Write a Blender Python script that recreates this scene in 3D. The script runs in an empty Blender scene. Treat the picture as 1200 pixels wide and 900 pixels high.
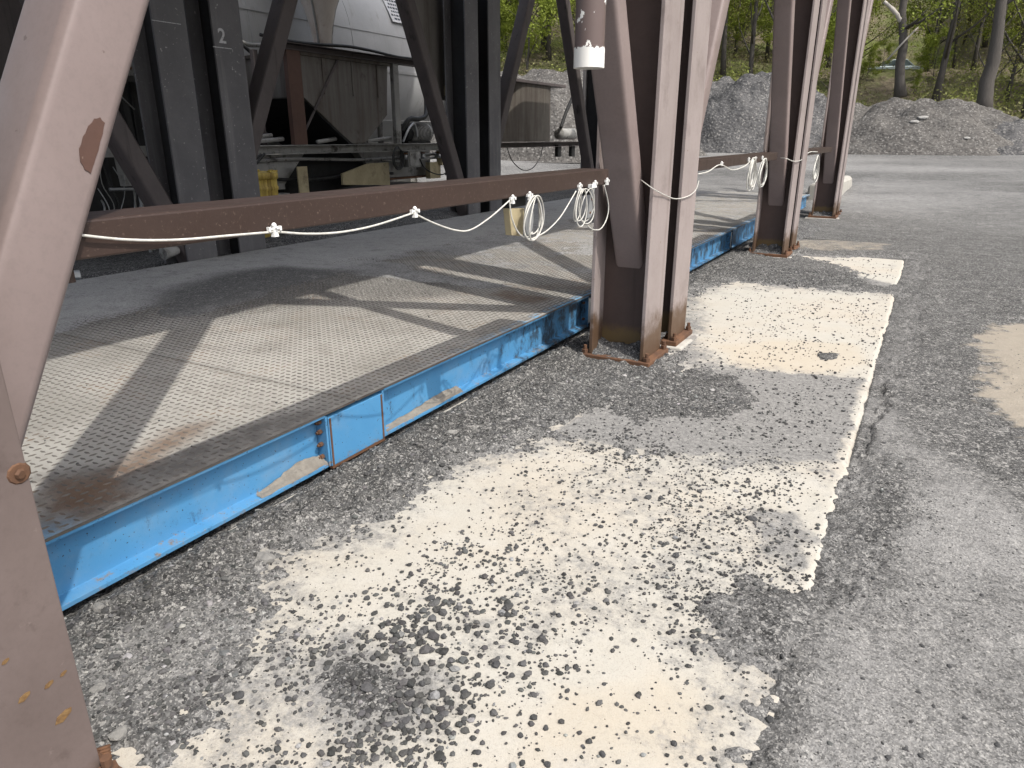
import bpy, bmesh, math, random
import numpy as np
from mathutils import Vector, Matrix, Quaternion

R = math.radians
scene = bpy.context.scene
COL = scene.collection

# ------------------------------------------------------------------ camera
CAM_H = 1.65
PITCH = math.atan(290 / 830.0)
YAW = math.atan(500 / math.hypot(830, 290))
cam_d = bpy.data.cameras.new('camera')
cam_d.sensor_width = 36
cam_d.lens = 830 / 1200 * 36
cam_d.clip_start = 0.05
cam_d.clip_end = 2000
cam = bpy.data.objects.new('camera', cam_d)
COL.objects.link(cam)
cam.location = (0, 0, CAM_H)
cam.rotation_euler = (math.pi / 2 - PITCH, 0, YAW)
scene.camera = cam

# ------------------------------------------------------------------ light
SUN_TRAVEL = Vector((-0.655, 0.19, -1.0))
to_sun = -SUN_TRAVEL.normalized()
SUN_EL = math.asin(to_sun.z)
SUN_ROT = math.atan2(to_sun.x, to_sun.y)
world = bpy.data.worlds.new('World')
scene.world = world
world.use_nodes = True
wn = world.node_tree.nodes
wn.clear()
wo = wn.new('ShaderNodeOutputWorld')
wb = wn.new('ShaderNodeBackground')
ws = wn.new('ShaderNodeTexSky')
ws.sky_type = 'NISHITA'
ws.sun_disc = False
ws.sun_elevation = SUN_EL
ws.sun_rotation = SUN_ROT
ws.air_density = 1.0
ws.dust_density = 4.0
ws.ozone_density = 0.7
wb.inputs['Strength'].default_value = 0.15
whs = wn.new('ShaderNodeHueSaturation')      # thin high haze: a paler sky
whs.inputs['Saturation'].default_value = 0.55
world.node_tree.links.new(ws.outputs[0], whs.inputs['Color'])
world.node_tree.links.new(whs.outputs[0], wb.inputs[0])
world.node_tree.links.new(wb.outputs[0], wo.inputs[0])
sun_d = bpy.data.lights.new('sun', 'SUN')
sun_d.energy = 2.3
sun_d.angle = R(0.6)
sun_d.color = (1.0, 0.955, 0.88)
sun = bpy.data.objects.new('sun', sun_d)
COL.objects.link(sun)
sun.rotation_euler = SUN_TRAVEL.to_track_quat('-Z', 'Y').to_euler()
scene.view_settings.view_transform = 'Standard'
scene.view_settings.look = 'None'
scene.view_settings.gamma = 1.0
scene.view_settings.exposure = 0.72
scene.view_settings.use_curve_mapping = False

# ------------------------------------------------------------------ pixel -> world (photograph is 1200 x 900)
_F = 830.0
_fh = np.array([-math.sin(YAW), math.cos(YAW), 0.0])
_rt = np.array([math.cos(YAW), math.sin(YAW), 0.0])
_fw = _fh * math.cos(PITCH) - np.array([0, 0, math.sin(PITCH)])
_up = _fh * math.sin(PITCH) + np.array([0, 0, math.cos(PITCH)])
_C = np.array([0, 0, CAM_H])

def ray(x, y):
    return _fw * _F + _rt * (x - 600) - _up * (y - 450)

def onz(x, y, z=0.0):
    d = ray(x, y)
    return _C + d * (z - CAM_H) / d[2]

def onx(x, y, X):
    d = ray(x, y)
    return _C + d * (X / d[0])

def at(px, dist, py=150):
    d = ray(px, py)
    n = math.hypot(d[0], d[1])
    return np.array([d[0] / n * dist, d[1] / n * dist, 0.0])

# ------------------------------------------------------------------ noise
_tabs = {}
def vnoise(x, y, seed=0):
    if seed not in _tabs:
        _tabs[seed] = np.random.RandomState(1000 + seed).rand(256, 256)
    t = _tabs[seed]
    xi = np.floor(x).astype(int); yi = np.floor(y).astype(int)
    fx = x - xi; fy = y - yi
    fx = fx * fx * (3 - 2 * fx); fy = fy * fy * (3 - 2 * fy)
    a = t[xi & 255, yi & 255]; b = t[(xi + 1) & 255, yi & 255]
    c = t[xi & 255, (yi + 1) & 255]; d = t[(xi + 1) & 255, (yi + 1) & 255]
    return (a * (1 - fx) + b * fx) * (1 - fy) + (c * (1 - fx) + d * fx) * fy

def fbm(x, y, scale, octaves=4, seed=0, gain=0.5):
    x = np.asarray(x, float) * scale; y = np.asarray(y, float) * scale
    s = 0; a = 1.0; n = 0
    for o in range(octaves):
        s = s + a * vnoise(x + 17.3 * o, y + 9.1 * o, seed + o)
        n += a; a *= gain; x = x * 2.03; y = y * 2.03
    return s / n * 2 - 1      # about -1..1

def sstep(a, b, x):
    t = np.clip((np.asarray(x, float) - a) / (b - a), 0, 1)
    return t * t * (3 - 2 * t)

def poly_sd(px, py, poly):
    """signed distance, negative inside"""
    poly = np.asarray(poly, float)
    d2 = np.full(px.shape, 1e9); inside = np.zeros(px.shape, bool)
    n = len(poly)
    for i in range(n):
        ax, ay = poly[i]; bx, by = poly[(i + 1) % n]
        ex, ey = bx - ax, by - ay
        wx, wy = px - ax, py - ay
        t = np.clip((wx * ex + wy * ey) / (ex * ex + ey * ey + 1e-12), 0, 1)
        d2 = np.minimum(d2, (wx - ex * t) ** 2 + (wy - ey * t) ** 2)
        cond = ((ay > py) != (by > py)) & (px < (bx - ax) * (py - ay) / (by - ay + 1e-12) + ax)
        inside ^= cond
    d = np.sqrt(d2)
    return np.where(inside, -d, d)

# ------------------------------------------------------------------ materials
class NT:
    def __init__(self, name):
        self.m = bpy.data.materials.new(name)
        self.m.use_nodes = True
        self.t = self.m.node_tree
        self.n = self.t.nodes
        self.b = self.n['Principled BSDF']
        self.out = self.n['Material Output']
        self._co = None
    def new(self, typ, **kw):
        nd = self.n.new(typ)
        for k, v in kw.items():
            setattr(nd, k, v)
        return nd
    def ln(self, a, b):
        self.t.links.new(a, b)
    def coord(self, world=False, stretch=None):
        if world:
            o = self.new('ShaderNodeNewGeometry').outputs['Position']
        else:
            if self._co is None:
                self._co = self.new('ShaderNodeTexCoord')
            o = self._co.outputs['Object']
        if stretch:
            mp = self.new('ShaderNodeMapping')
            mp.inputs['Scale'].default_value = stretch
            self.ln(o, mp.inputs['Vector'])
            o = mp.outputs['Vector']
        return o
    def noise(self, scale, detail=4, rough=0.6, world=False, stretch=None, dist=0.0):
        nd = self.new('ShaderNodeTexNoise')
        nd.inputs['Scale'].default_value = scale
        nd.inputs['Detail'].default_value = detail
        nd.inputs['Roughness'].default_value = rough
        nd.inputs['Distortion'].default_value = dist
        self.ln(self.coord(world, stretch), nd.inputs['Vector'])
        return nd.outputs['Fac']
    def voro(self, scale, world=False, feature='F1', out='Color', stretch=None):
        nd = self.new('ShaderNodeTexVoronoi', feature=feature)
        nd.inputs['Scale'].default_value = scale
        self.ln(self.coord(world, stretch), nd.inputs['Vector'])
        return nd.outputs[out]
    def attr(self, name, out='Fac'):
        nd = self.new('ShaderNodeAttribute', attribute_name=name)
        return nd.outputs[out]
    def math(self, op, a, b=None, c=None, clamp=False):
        nd = self.new('ShaderNodeMath', operation=op, use_clamp=clamp)
        for i, v in enumerate((a, b, c)):
            if v is None: continue
            if isinstance(v, (int, float)): nd.inputs[i].default_value = v
            else: self.ln(v, nd.inputs[i])
        return nd.outputs[0]
    def ramp(self, fac, lo, hi):
        nd = self.new('ShaderNodeMapRange')
        nd.interpolation_type = 'SMOOTHSTEP'
        nd.inputs['From Min'].default_value = lo
        nd.inputs['From Max'].default_value = hi
        self.ln(fac, nd.inputs['Value'])
        return nd.outputs['Result']
    def mix(self, fac, a, b, blend='MIX'):
        nd = self.new('ShaderNodeMix', data_type='RGBA', blend_type=blend)
        if isinstance(fac, (int, float)): nd.inputs[0].default_value = fac
        else: self.ln(fac, nd.inputs[0])
        for i, v in ((6, a), (7, b)):
            if isinstance(v, (tuple, list)): nd.inputs[i].default_value = (*v[:3], 1)
            else: self.ln(v, nd.inputs[i])
        return nd.outputs[2]
    def color(self, c):
        if isinstance(c, (tuple, list)): self.b.inputs['Base Color'].default_value = (*c[:3], 1)
        else: self.ln(c, self.b.inputs['Base Color'])
    def rough(self, v):
        if isinstance(v, (int, float)): self.b.inputs['Roughness'].default_value = v
        else: self.ln(v, self.b.inputs['Roughness'])
    def spec(self, v): self.b.inputs['Specular IOR Level'].default_value = v
    def metal(self, v):
        if isinstance(v, (int, float)): self.b.inputs['Metallic'].default_value = v
        else: self.ln(v, self.b.inputs['Metallic'])
    def bump(self, h, strength=0.4, dist=0.01):
        nd = self.new('ShaderNodeBump')
        nd.inputs['Strength'].default_value = strength
        nd.inputs['Distance'].default_value = dist
        self.ln(h, nd.inputs['Height'])
        self.ln(nd.outputs['Normal'], self.b.inputs['Normal'])

def paint(name, c1, c2, rough=0.5, var=2.5, stain=None, stain_amt=(0.6, 0.75), stain_scale=3.0,
          streak=None, streak_amt=(0.55, 0.75), chip=None, chip_amt=(0.7, 0.73), chip_scale=14, metal=0.0,
          spec=0.35, bump=0.15, low=None, low_z=(0.5, 0.0)):
    t = NT(name)
    col = t.mix(t.ramp(t.noise(var, 5, 0.65), 0.3, 0.7), c1, c2)
    col = t.mix(t.math('MULTIPLY', t.ramp(t.noise(60, 3, 0.7), 0.4, 0.8), 0.25), col, tuple(v * 0.6 for v in c1))
    if stain:
        col = t.mix(t.ramp(t.noise(stain_scale, 6, 0.7), *stain_amt), col, stain)
    if streak:
        col = t.mix(t.ramp(t.noise(6, 5, 0.7, stretch=(1, 1, 0.06)), *streak_amt), col, streak)
    if low:
        sx = t.new('ShaderNodeSeparateXYZ')
        t.ln(t.coord(), sx.inputs[0])
        g = t.ramp(sx.outputs['Z'], low_z[0], low_z[1])
        m = t.ramp(t.math('ADD', g, t.math('SUBTRACT', t.noise(7, 6, 0.7), 0.55)), 0.35, 0.75)
        col = t.mix(m, col, low)
    if chip:
        col = t.mix(t.ramp(t.noise(chip_scale, 5, 0.65), *chip_amt), col, chip)
    t.color(col)
    t.rough(t.math('ADD', t.math('MULTIPLY', t.noise(12, 4, 0.6), 0.3), rough - 0.15))
    t.metal(metal); t.spec(spec)
    t.bump(t.math('ADD', t.noise(25, 4, 0.6), t.math('MULTIPLY', t.noise(180, 2, 0.5), 0.4)), bump, 0.004)
    return t.m

MAT = {}
MAT['brown'] = paint('brown_paint', (0.315, 0.268, 0.257), (0.27, 0.228, 0.217), 0.52, 1.4,
                     stain=(0.215, 0.178, 0.168), stain_amt=(0.5, 0.72), stain_scale=2.5, streak=(0.17, 0.13, 0.12), streak_amt=(0.55, 0.8), chip=(0.15, 0.09, 0.06), chip_amt=(0.67, 0.71),
                     low=(0.095, 0.058, 0.036), low_z=(0.75, 0.0), bump=0.15)
MAT['brown_dirty'] = paint('grimy_brown_paint', (0.155, 0.122, 0.113), (0.125, 0.097, 0.089), 0.55, 2.2, stain=(0.085, 0.064, 0.058), stain_amt=(0.52, 0.72), stain_scale=5,
                     chip=(0.21, 0.17, 0.155), chip_amt=(0.68, 0.76), chip_scale=11, low=(0.10, 0.065, 0.04), low_z=(0.2, 0.0), bump=0.12)
MAT['brown_web'] = paint('shaded_brown_web_paint', (0.085, 0.058, 0.050), (0.068, 0.047, 0.042), 0.6, 1.5,  # darker copy of the column brown: the shade on the webs is in the colour
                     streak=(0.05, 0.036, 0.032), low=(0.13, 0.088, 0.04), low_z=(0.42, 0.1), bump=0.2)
MAT['brown_brace'] = paint('brown_brace_paint', (0.245, 0.196, 0.186), (0.215, 0.170, 0.161), 0.45, 1.6,
                     stain=(0.19, 0.148, 0.138), stain_amt=(0.5, 0.75), stain_scale=2.2, streak=(0.20, 0.157, 0.147), streak_amt=(0.55, 0.85), chip=(0.13, 0.095, 0.082), chip_amt=(0.70, 0.74), chip_scale=18, bump=0.06)
MAT['brown_rail'] = paint('brown_rail_paint', (0.044, 0.027, 0.0215), (0.038, 0.0235, 0.019), 0.5, 2.0,
                     chip=(0.10, 0.07, 0.056), chip_amt=(0.58, 0.70), chip_scale=70, stain=(0.10, 0.065, 0.055), bump=0.15)
MAT['brown_patch'] = paint('brown_patch_paint', (0.095, 0.052, 0.040), (0.085, 0.048, 0.038), 0.4, 8, chip=(0.22, 0.16, 0.13), chip_amt=(0.63, 0.68), chip_scale=26)
MAT['rust'] = paint('rusty_steel', (0.15, 0.075, 0.04), (0.09, 0.048, 0.03), 0.85, 9, stain=(0.05, 0.035, 0.03), stain_scale=14, bump=0.6)
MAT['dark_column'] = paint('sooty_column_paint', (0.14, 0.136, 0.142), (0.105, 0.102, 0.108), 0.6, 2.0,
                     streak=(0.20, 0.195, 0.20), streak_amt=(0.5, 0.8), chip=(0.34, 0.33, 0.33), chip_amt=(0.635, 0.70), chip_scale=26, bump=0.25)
MAT['dark_web'] = paint('shaded_web_paint', (0.028, 0.027, 0.028), (0.02, 0.019, 0.02), 0.7, 2.0, streak=(0.035, 0.033, 0.033))  # far webs: shade painted in as a much darker copy of the flange paint
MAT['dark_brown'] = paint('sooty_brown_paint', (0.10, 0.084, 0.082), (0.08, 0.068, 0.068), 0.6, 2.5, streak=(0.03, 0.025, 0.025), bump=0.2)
MAT['tank_grey'] = paint('grey_tank_paint', (0.47, 0.475, 0.48), (0.39, 0.395, 0.40), 0.75, 0.8, streak=(0.28, 0.27, 0.255), streak_amt=(0.55, 0.8), stain=(0.22, 0.20, 0.185), stain_amt=(0.64, 0.8), bump=0.08)
MAT['tank_light'] = paint('pale_grey_paint', (0.46, 0.455, 0.44), (0.40, 0.395, 0.38), 0.6, 1.0, streak=(0.30, 0.28, 0.26))
MAT['cone_tan'] = paint('tan_dusty_steel', (0.60, 0.54, 0.48), (0.52, 0.46, 0.41), 0.6, 1.4, streak=(0.38, 0.30, 0.25), stain=(0.38, 0.28, 0.24), bump=0.1)
MAT['grey_steel'] = paint('grey_machine_steel', (0.34, 0.335, 0.32), (0.25, 0.246, 0.235), 0.6, 2.0, stain=(0.05, 0.045, 0.04), stain_amt=(0.5, 0.7), chip=(0.09, 0.055, 0.035), chip_amt=(0.66, 0.7), bump=0.2)
MAT['hopper'] = paint('rusty_grey_hopper', (0.20, 0.187, 0.172), (0.16, 0.148, 0.136), 0.65, 1.3, streak=(0.105, 0.088, 0.075), streak_amt=(0.40, 0.72), stain=(0.085, 0.072, 0.062), stain_amt=(0.58, 0.75), bump=0.2)
MAT['hopper_rust'] = paint('rust_streaked_hopper', (0.13, 0.118, 0.10), (0.09, 0.078, 0.068), 0.7, 1.6, streak=(0.06, 0.046, 0.036), streak_amt=(0.40, 0.72), bump=0.25)
MAT['red_leg'] = paint('faded_red_steel', (0.12, 0.068, 0.052), (0.10, 0.058, 0.046), 0.6, 3, stain=(0.07, 0.06, 0.055))
MAT['black'] = paint('black_machine', (0.018, 0.018, 0.018), (0.012, 0.012, 0.012), 0.7, 4, stain=(0.05, 0.045, 0.04))
MAT['rubber'] = paint('black_rubber_sheet', (0.022, 0.022, 0.023), (0.014, 0.014, 0.015), 0.6, 3, streak=(0.07, 0.07, 0.07), streak_amt=(0.58, 0.75))
MAT['yellow'] = paint('dirty_yellow_drum', (0.60, 0.45, 0.11), (0.52, 0.38, 0.09), 0.55, 4, stain=(0.12, 0.085, 0.03), stain_amt=(0.5, 0.75), streak=(0.2, 0.13, 0.03))
MAT['cream'] = paint('dirty_cream_plate', (0.48, 0.41, 0.26), (0.38, 0.32, 0.20), 0.6, 5, stain=(0.14, 0.11, 0.07), stain_amt=(0.5, 0.75))
MAT['white_plastic'] = paint('white_plastic', (0.82, 0.82, 0.80), (0.75, 0.75, 0.73), 0.4, 10, stain=(0.6, 0.59, 0.56), bump=0.03)
MAT['cable'] = paint('white_cable_sheath', (0.60, 0.59, 0.55), (0.48, 0.47, 0.43), 0.5, 30, stain=(0.33, 0.31, 0.28), stain_scale=18, bump=0.02)
MAT['galv'] = paint('galvanised_steel', (0.50, 0.51, 0.52), (0.38, 0.39, 0.40), 0.42, 6, metal=0.7, bump=0.06)
MAT['black_cable'] = paint('black_cable_sheath', (0.02, 0.02, 0.02), (0.03, 0.03, 0.03), 0.5, 8)
MAT['grout'] = paint('white_grout', (0.46, 0.44, 0.40), (0.36, 0.345, 0.315), 0.9, 9, stain=(0.2, 0.19, 0.18), stain_amt=(0.52, 0.62), bump=0.5)
MAT['concrete_block'] = paint('pale_concrete_block', (0.40, 0.385, 0.345), (0.33, 0.315, 0.285), 0.9, 3, stain=(0.26, 0.25, 0.23), bump=0.4)
MAT['mud'] = paint('dried_mud', (0.24, 0.22, 0.19), (0.17, 0.155, 0.135), 0.95, 14, stain=(0.09, 0.085, 0.08), stain_scale=20, bump=0.8)
MAT['stencil'] = paint('white_stencil_paint', (0.55, 0.55, 0.56), (0.42, 0.42, 0.43), 0.6, 30, chip=(0.08, 0.08, 0.08), chip_amt=(0.6, 0.66), chip_scale=60)
MAT['sign_white'] = paint('white_sign_face', (0.62, 0.62, 0.62), (0.56, 0.56, 0.56), 0.4, 6, stain=(0.4, 0.4, 0.39))
MAT['sign_ink'] = paint('dark_sign_ink', (0.03, 0.035, 0.05), (0.03, 0.035, 0.05), 0.5, 6)
MAT['sign_red'] = paint('red_sign_ink', (0.30, 0.03, 0.025), (0.26, 0.03, 0.025), 0.5, 6)
MAT['gold'] = paint('ochre_paint_chip', (0.22, 0.135, 0.055), (0.12, 0.065, 0.03), 0.7, 90, stain=(0.2, 0.1, 0.03), stain_scale=40)

def blue_paint():
    t = NT('blue_scale_paint')
    c = t.mix(t.ramp(t.noise(2.0, 4, 0.6), 0.35, 0.65), (0.066, 0.232, 0.44), (0.08, 0.26, 0.475))
    # dark specks
    c = t.mix(t.ramp(t.noise(70, 3, 0.6), 0.66, 0.70), c, (0.03, 0.045, 0.06))
    # dusty film
    c = t.mix(t.math('MULTIPLY', t.ramp(t.noise(3.5, 6, 0.7), 0.45, 0.75), 0.22), c, (0.30, 0.32, 0.32))
    # tarry splashes, only on the far half of the side
    geo = t.new('ShaderNodeNewGeometry')
    sx = t.new('ShaderNodeSeparateXYZ'); t.ln(geo.outputs['Position'], sx.inputs[0])
    far = t.ramp(sx.outputs['Y'], 3.6, 5.2)
    tar = t.ramp(t.math('ADD', t.math('MULTIPLY', far, 0.155), t.noise(9, 8, 0.78, stretch=(1, 1, 0.6))), 0.575, 0.74)
    c = t.mix(t.math('MULTIPLY', tar, 0.9), c, (0.035, 0.038, 0.042))
    # rust and mud along top and bottom edges
    zz = sx.outputs['Z']
    lowe = t.ramp(zz, 0.085, 0.02); tope = t.ramp(zz, 0.285, 0.305)
    e = t.math('ADD', t.math('MULTIPLY', lowe, 0.17), t.math('MULTIPLY', tope, 0.20))
    mud = t.ramp(t.math('ADD', e, t.noise(16, 7, 0.75)), 0.70, 0.82)
    c = t.mix(mud, c, t.mix(t.noise(40, 3, 0.6), (0.26, 0.24, 0.21), (0.15, 0.10, 0.07)))
    t.color(c); t.rough(0.5); t.spec(0.35)
    t.bump(t.math('ADD', t.noise(30, 4, 0.6), t.noise(160, 3, 0.6)), 0.12, 0.004)
    return t.m
MAT['blue'] = blue_paint()

def deck_mat():
    t = NT('dusty_checker_plate')
    dust = t.mix(t.ramp(t.noise(1.3, 5, 0.6, world=True), 0.35, 0.65), (0.30, 0.288, 0.262), (0.41, 0.395, 0.365))
    dust = t.mix(t.math('MULTIPLY', t.ramp(t.voro(140, world=True, out='Distance'), 0.1, 0.5), 0.22), dust, (0.22, 0.21, 0.195))
    steel = t.mix(t.ramp(t.noise(9, 6, 0.7, world=True), 0.35, 0.7), (0.15, 0.142, 0.134), (0.25, 0.238, 0.222))
    rust = t.mix(t.noise(20, 4, 0.6, world=True), (0.19, 0.115, 0.065), (0.11, 0.065, 0.045))
    bare = t.attr('bare'); rs = t.attr('rust'); sp = t.attr('speck')
    n = t.noise(5, 7, 0.75, world=True)
    dust = t.mix(t.math('MULTIPLY', t.ramp(t.noise(3.2, 7, 0.78, world=True, dist=0.6), 0.48, 0.68), 0.55), dust, (0.20, 0.185, 0.165))
    c = t.mix(t.ramp(t.math('ADD', bare, t.math('SUBTRACT', n, 0.5)), 0.25, 0.75), dust, steel)
    c = t.mix(t.math('MULTIPLY', t.ramp(t.math('ADD', rs, t.math('SUBTRACT', n, 0.5)), 0.25, 0.9), 0.8), c, rust)
    # black asphalt crumbs dusted over it
    crumbs = t.math('MULTIPLY', t.ramp(t.math('ADD', sp, t.math('SUBTRACT', t.noise(55, 4, 0.75, world=True), 0.5)), 0.42, 0.62), 0.85)
    c = t.mix(crumbs, c, (0.045, 0.045, 0.046))
    # blue paint still showing at the very edge
    bl = t.math('MULTIPLY', t.attr('blue_edge'), t.ramp(t.noise(9, 5, 0.7, world=True), 0.42, 0.55))
    c = t.mix(bl, c, (0.10, 0.27, 0.45))
    t.color(c); t.rough(0.85); t.spec(0.2)
    t.bump(t.math('ADD', t.noise(60, 5, 0.7, world=True), t.voro(150, world=True, out='Distance')), 0.35, 0.006)
    return t.m
MAT['deck'] = deck_mat()

def lug_mat():
    t = NT('worn_raised_lug_steel')
    n = t.noise(6, 6, 0.7, world=True)
    c = t.mix(t.ramp(n, 0.3, 0.7), (0.15, 0.138, 0.124), (0.085, 0.076, 0.068))
    c = t.mix(t.math('MULTIPLY', t.ramp(t.noise(2.2, 5, 0.7, world=True), 0.52, 0.72), 0.7), c, (0.18, 0.11, 0.06))
    t.color(c); t.rough(0.65); t.spec(0.3)
    return t.m
MAT['lug'] = lug_mat()

def dirt_mat(name, dark, light, white=(0.42, 0.41, 0.39), wamt=0.74, dusty=((0.205, 0.202, 0.198), (0.285, 0.281, 0.275))):
    t = NT(name)
    c = t.mix(t.ramp(t.noise(1.7, 6, 0.65, world=True), 0.3, 0.7), dark, light)
    c = t.mix(t.math('MULTIPLY', t.attr('black'), 0.8), c, (0.05, 0.05, 0.05))
    c = t.mix(t.math('MULTIPLY', t.attr('dust'), 1.0), c, t.mix(t.noise(3, 5, 0.7, world=True), *dusty))
    v = t.new('ShaderNodeSeparateColor'); t.ln(t.voro(75, world=True), v.inputs[0])
    clean = t.math('SUBTRACT', 1.0, t.math('MULTIPLY', t.attr('dust'), 0.75), clamp=True)
    c = t.mix(t.math('MULTIPLY', t.ramp(v.outputs[0], 0.45, 1.0), clean), c, tuple(0.5 * x for x in dark))
    c = t.mix(t.math('MULTIPLY', t.ramp(v.outputs[1], wamt, 1.0), t.math('MULTIPLY', clean, 0.6)), c, white)
    v2 = t.new('ShaderNodeSeparateColor'); t.ln(t.voro(190, world=True), v2.inputs[0])
    c = t.mix(t.math('MULTIPLY', t.ramp(v2.outputs[0], 0.55, 1.0), 0.5), c, tuple(0.45 * x for x in dark))
    c = t.mix(t.math('MULTIPLY', t.ramp(v2.outputs[1], 0.7, 1.0), 0.5), c, white)
    mid = t.noise(5, 10, 0.85, world=True)
    c = t.mix(t.math('MULTIPLY', t.ramp(mid, 0.50, 0.66), 0.55), c, tuple(0.5 * x for x in dark))
    c = t.mix(t.math('MULTIPLY', t.ramp(mid, 0.47, 0.34), 0.35), c, white)
    si = t.math('MULTIPLY', t.ramp(t.math('ADD', t.attr('silt'), t.math('MULTIPLY', t.math('SUBTRACT', t.noise(5, 6, 0.7, world=True), 0.5), 0.8)), 0.35, 0.65), 0.85)
    c = t.mix(si, c, t.mix(t.noise(8, 5, 0.7, world=True), (0.36, 0.32, 0.26), (0.27, 0.24, 0.20)))
    t.color(c); t.rough(0.95); t.spec(0.12)
    h = t.math('ADD', t.voro(75, world=True, out='Distance'), t.math('ADD', t.noise(30, 6, 0.75, world=True), t.math('MULTIPLY', t.voro(200, world=True, out='Distance'), 0.5)))
    t.bump(h, 0.45, 0.011)
    return t.m
MAT['ground'] = dirt_mat('asphalt_millings', (0.066, 0.066, 0.066), (0.115, 0.114, 0.113))
MAT['deck_dirt'] = dirt_mat('asphalt_fines_on_deck', (0.25, 0.247, 0.244), (0.37, 0.366, 0.36), wamt=0.86, dusty=((0.36, 0.355, 0.345), (0.50, 0.493, 0.48)))  # real fines, but made extra pale to brighten the deck's shade
MAT['spill'] = dirt_mat('dark_loose_gravel', (0.07, 0.07, 0.072), (0.105, 0.105, 0.107), wamt=0.88)

def pile_mat(name, a, b, c3):
    t = NT(name)
    c = t.mix(t.ramp(t.noise(0.35, 6, 0.7), 0.35, 0.65), a, b)
    c = t.mix(t.ramp(t.noise(1.6, 7, 0.75), 0.52, 0.7), c, c3)
    v = t.new('ShaderNodeSeparateColor'); t.ln(t.voro(14), v.inputs[0])
    c = t.mix(t.math('MULTIPLY', t.ramp(v.outputs[0], 0.5, 1.0), 0.6), c, tuple(0.45 * x for x in a))
    c = t.mix(t.math('MULTIPLY', t.ramp(v.outputs[1], 0.75, 1.0), 0.6), c, (0.26, 0.25, 0.235))
    t.color(c); t.rough(0.95); t.spec(0.1)
    t.bump(t.math('ADD', t.voro(6, out='Distance'), t.noise(4, 7, 0.75)), 0.5, 0.12)
    return t.m
MAT['pile'] = pile_mat('crushed_stone_pile', (0.092, 0.087, 0.082), (0.125, 0.118, 0.11), (0.07, 0.064, 0.06))
MAT['pile_dark'] = pile_mat('dark_millings_pile', (0.08, 0.079, 0.08), (0.11, 0.108, 0.108), (0.06, 0.06, 0.061))

def slab_mat():
    t = NT('pale_worn_concrete')
    n1 = t.noise(0.9, 5, 0.6, world=True); n2 = t.noise(7, 6, 0.7, world=True); n3 = t.noise(60, 4, 0.7, world=True)
    c = t.mix(t.ramp(n1, 0.35, 0.68), (0.415, 0.398, 0.355), (0.425, 0.388, 0.33))
    c = t.mix(t.math('MULTIPLY', t.ramp(n2, 0.42, 0.75), 0.5), c, (0.47, 0.455, 0.42))
    c = t.mix(t.math('MULTIPLY', t.ramp(n3, 0.55, 0.8), 0.35), c, (0.33, 0.305, 0.265))
    c = t.mix(t.math('MULTIPLY', t.ramp(t.noise(2.6, 6, 0.7, world=True), 0.55, 0.75), 0.45), c, (0.40, 0.39, 0.37))
    v = t.new('ShaderNodeSeparateColor'); t.ln(t.voro(260, world=True), v.inputs[0])
    c = t.mix(t.math('MULTIPLY', t.ramp(v.outputs[0], 0.72, 1.0), 0.35), c, (0.26, 0.235, 0.20))
    tan = t.attr('tan')
    c = t.mix(t.math('MULTIPLY', t.ramp(t.math('ADD', tan, t.math('MULTIPLY', t.math('SUBTRACT', n2, 0.5), 0.8)), 0.3, 0.9), 0.5), c, (0.42, 0.36, 0.275))
    film = t.attr('film')
    fm = t.ramp(t.math('ADD', film, t.math('MULTIPLY', t.math('SUBTRACT', t.noise(11, 9, 0.85, world=True), 0.5), 2.4)), 0.22, 0.80)
    g = t.mix(t.ramp(t.noise(30, 8, 0.8, world=True), 0.3, 0.7), (0.13, 0.128, 0.125), (0.31, 0.303, 0.29))
    v2 = t.new('ShaderNodeSeparateColor'); t.ln(t.voro(150, world=True), v2.inputs[0])
    g = t.mix(t.math('MULTIPLY', t.ramp(v2.outputs[0], 0.6, 1.0), 0.6), g, (0.09, 0.09, 0.09))
    c = t.mix(fm, c, g)
    t.color(c); t.rough(0.92); t.spec(0.15)
    t.bump(t.math('ADD', t.noise(45, 5, 0.7, world=True), t.math('ADD', t.math('MULTIPLY', t.noise(220, 2, 0.5, world=True), 0.4), t.noise(6, 5, 0.6, world=True))), 0.35, 0.008)
    return t.m
MAT['slab'] = slab_mat()

def stone_mat(name):
    t = NT(name)
    v = t.attr('tone', 'Color')
    c = t.mix(1.0, v, t.mix(t.noise(120, 3, 0.6, world=True), (0.7, 0.7, 0.7), (1.25, 1.25, 1.25)), 'MULTIPLY')
    t.color(c); t.rough(0.9); t.spec(0.2)
    t.bump(t.noise(220, 3, 0.7, world=True), 0.5, 0.003)
    return t.m
MAT['stone'] = stone_mat('loose_stone_chips')
_t = NT('asphalt_lump'); _t.color(_t.mix(_t.noise(60, 4, 0.7), (0.055, 0.055, 0.057), (0.11, 0.11, 0.112))); _t.rough(0.9); _t.bump(_t.noise(90, 4, 0.7), 0.8, 0.006); MAT['lump'] = _t.m
_t = NT('pale_stone'); _t.color(_t.mix(_t.noise(40, 4, 0.7), (0.22, 0.215, 0.205), (0.36, 0.35, 0.33))); _t.rough(0.9); _t.bump(_t.noise(60, 4, 0.7), 0.7, 0.008); MAT['pale_stone'] = _t.m

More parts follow.
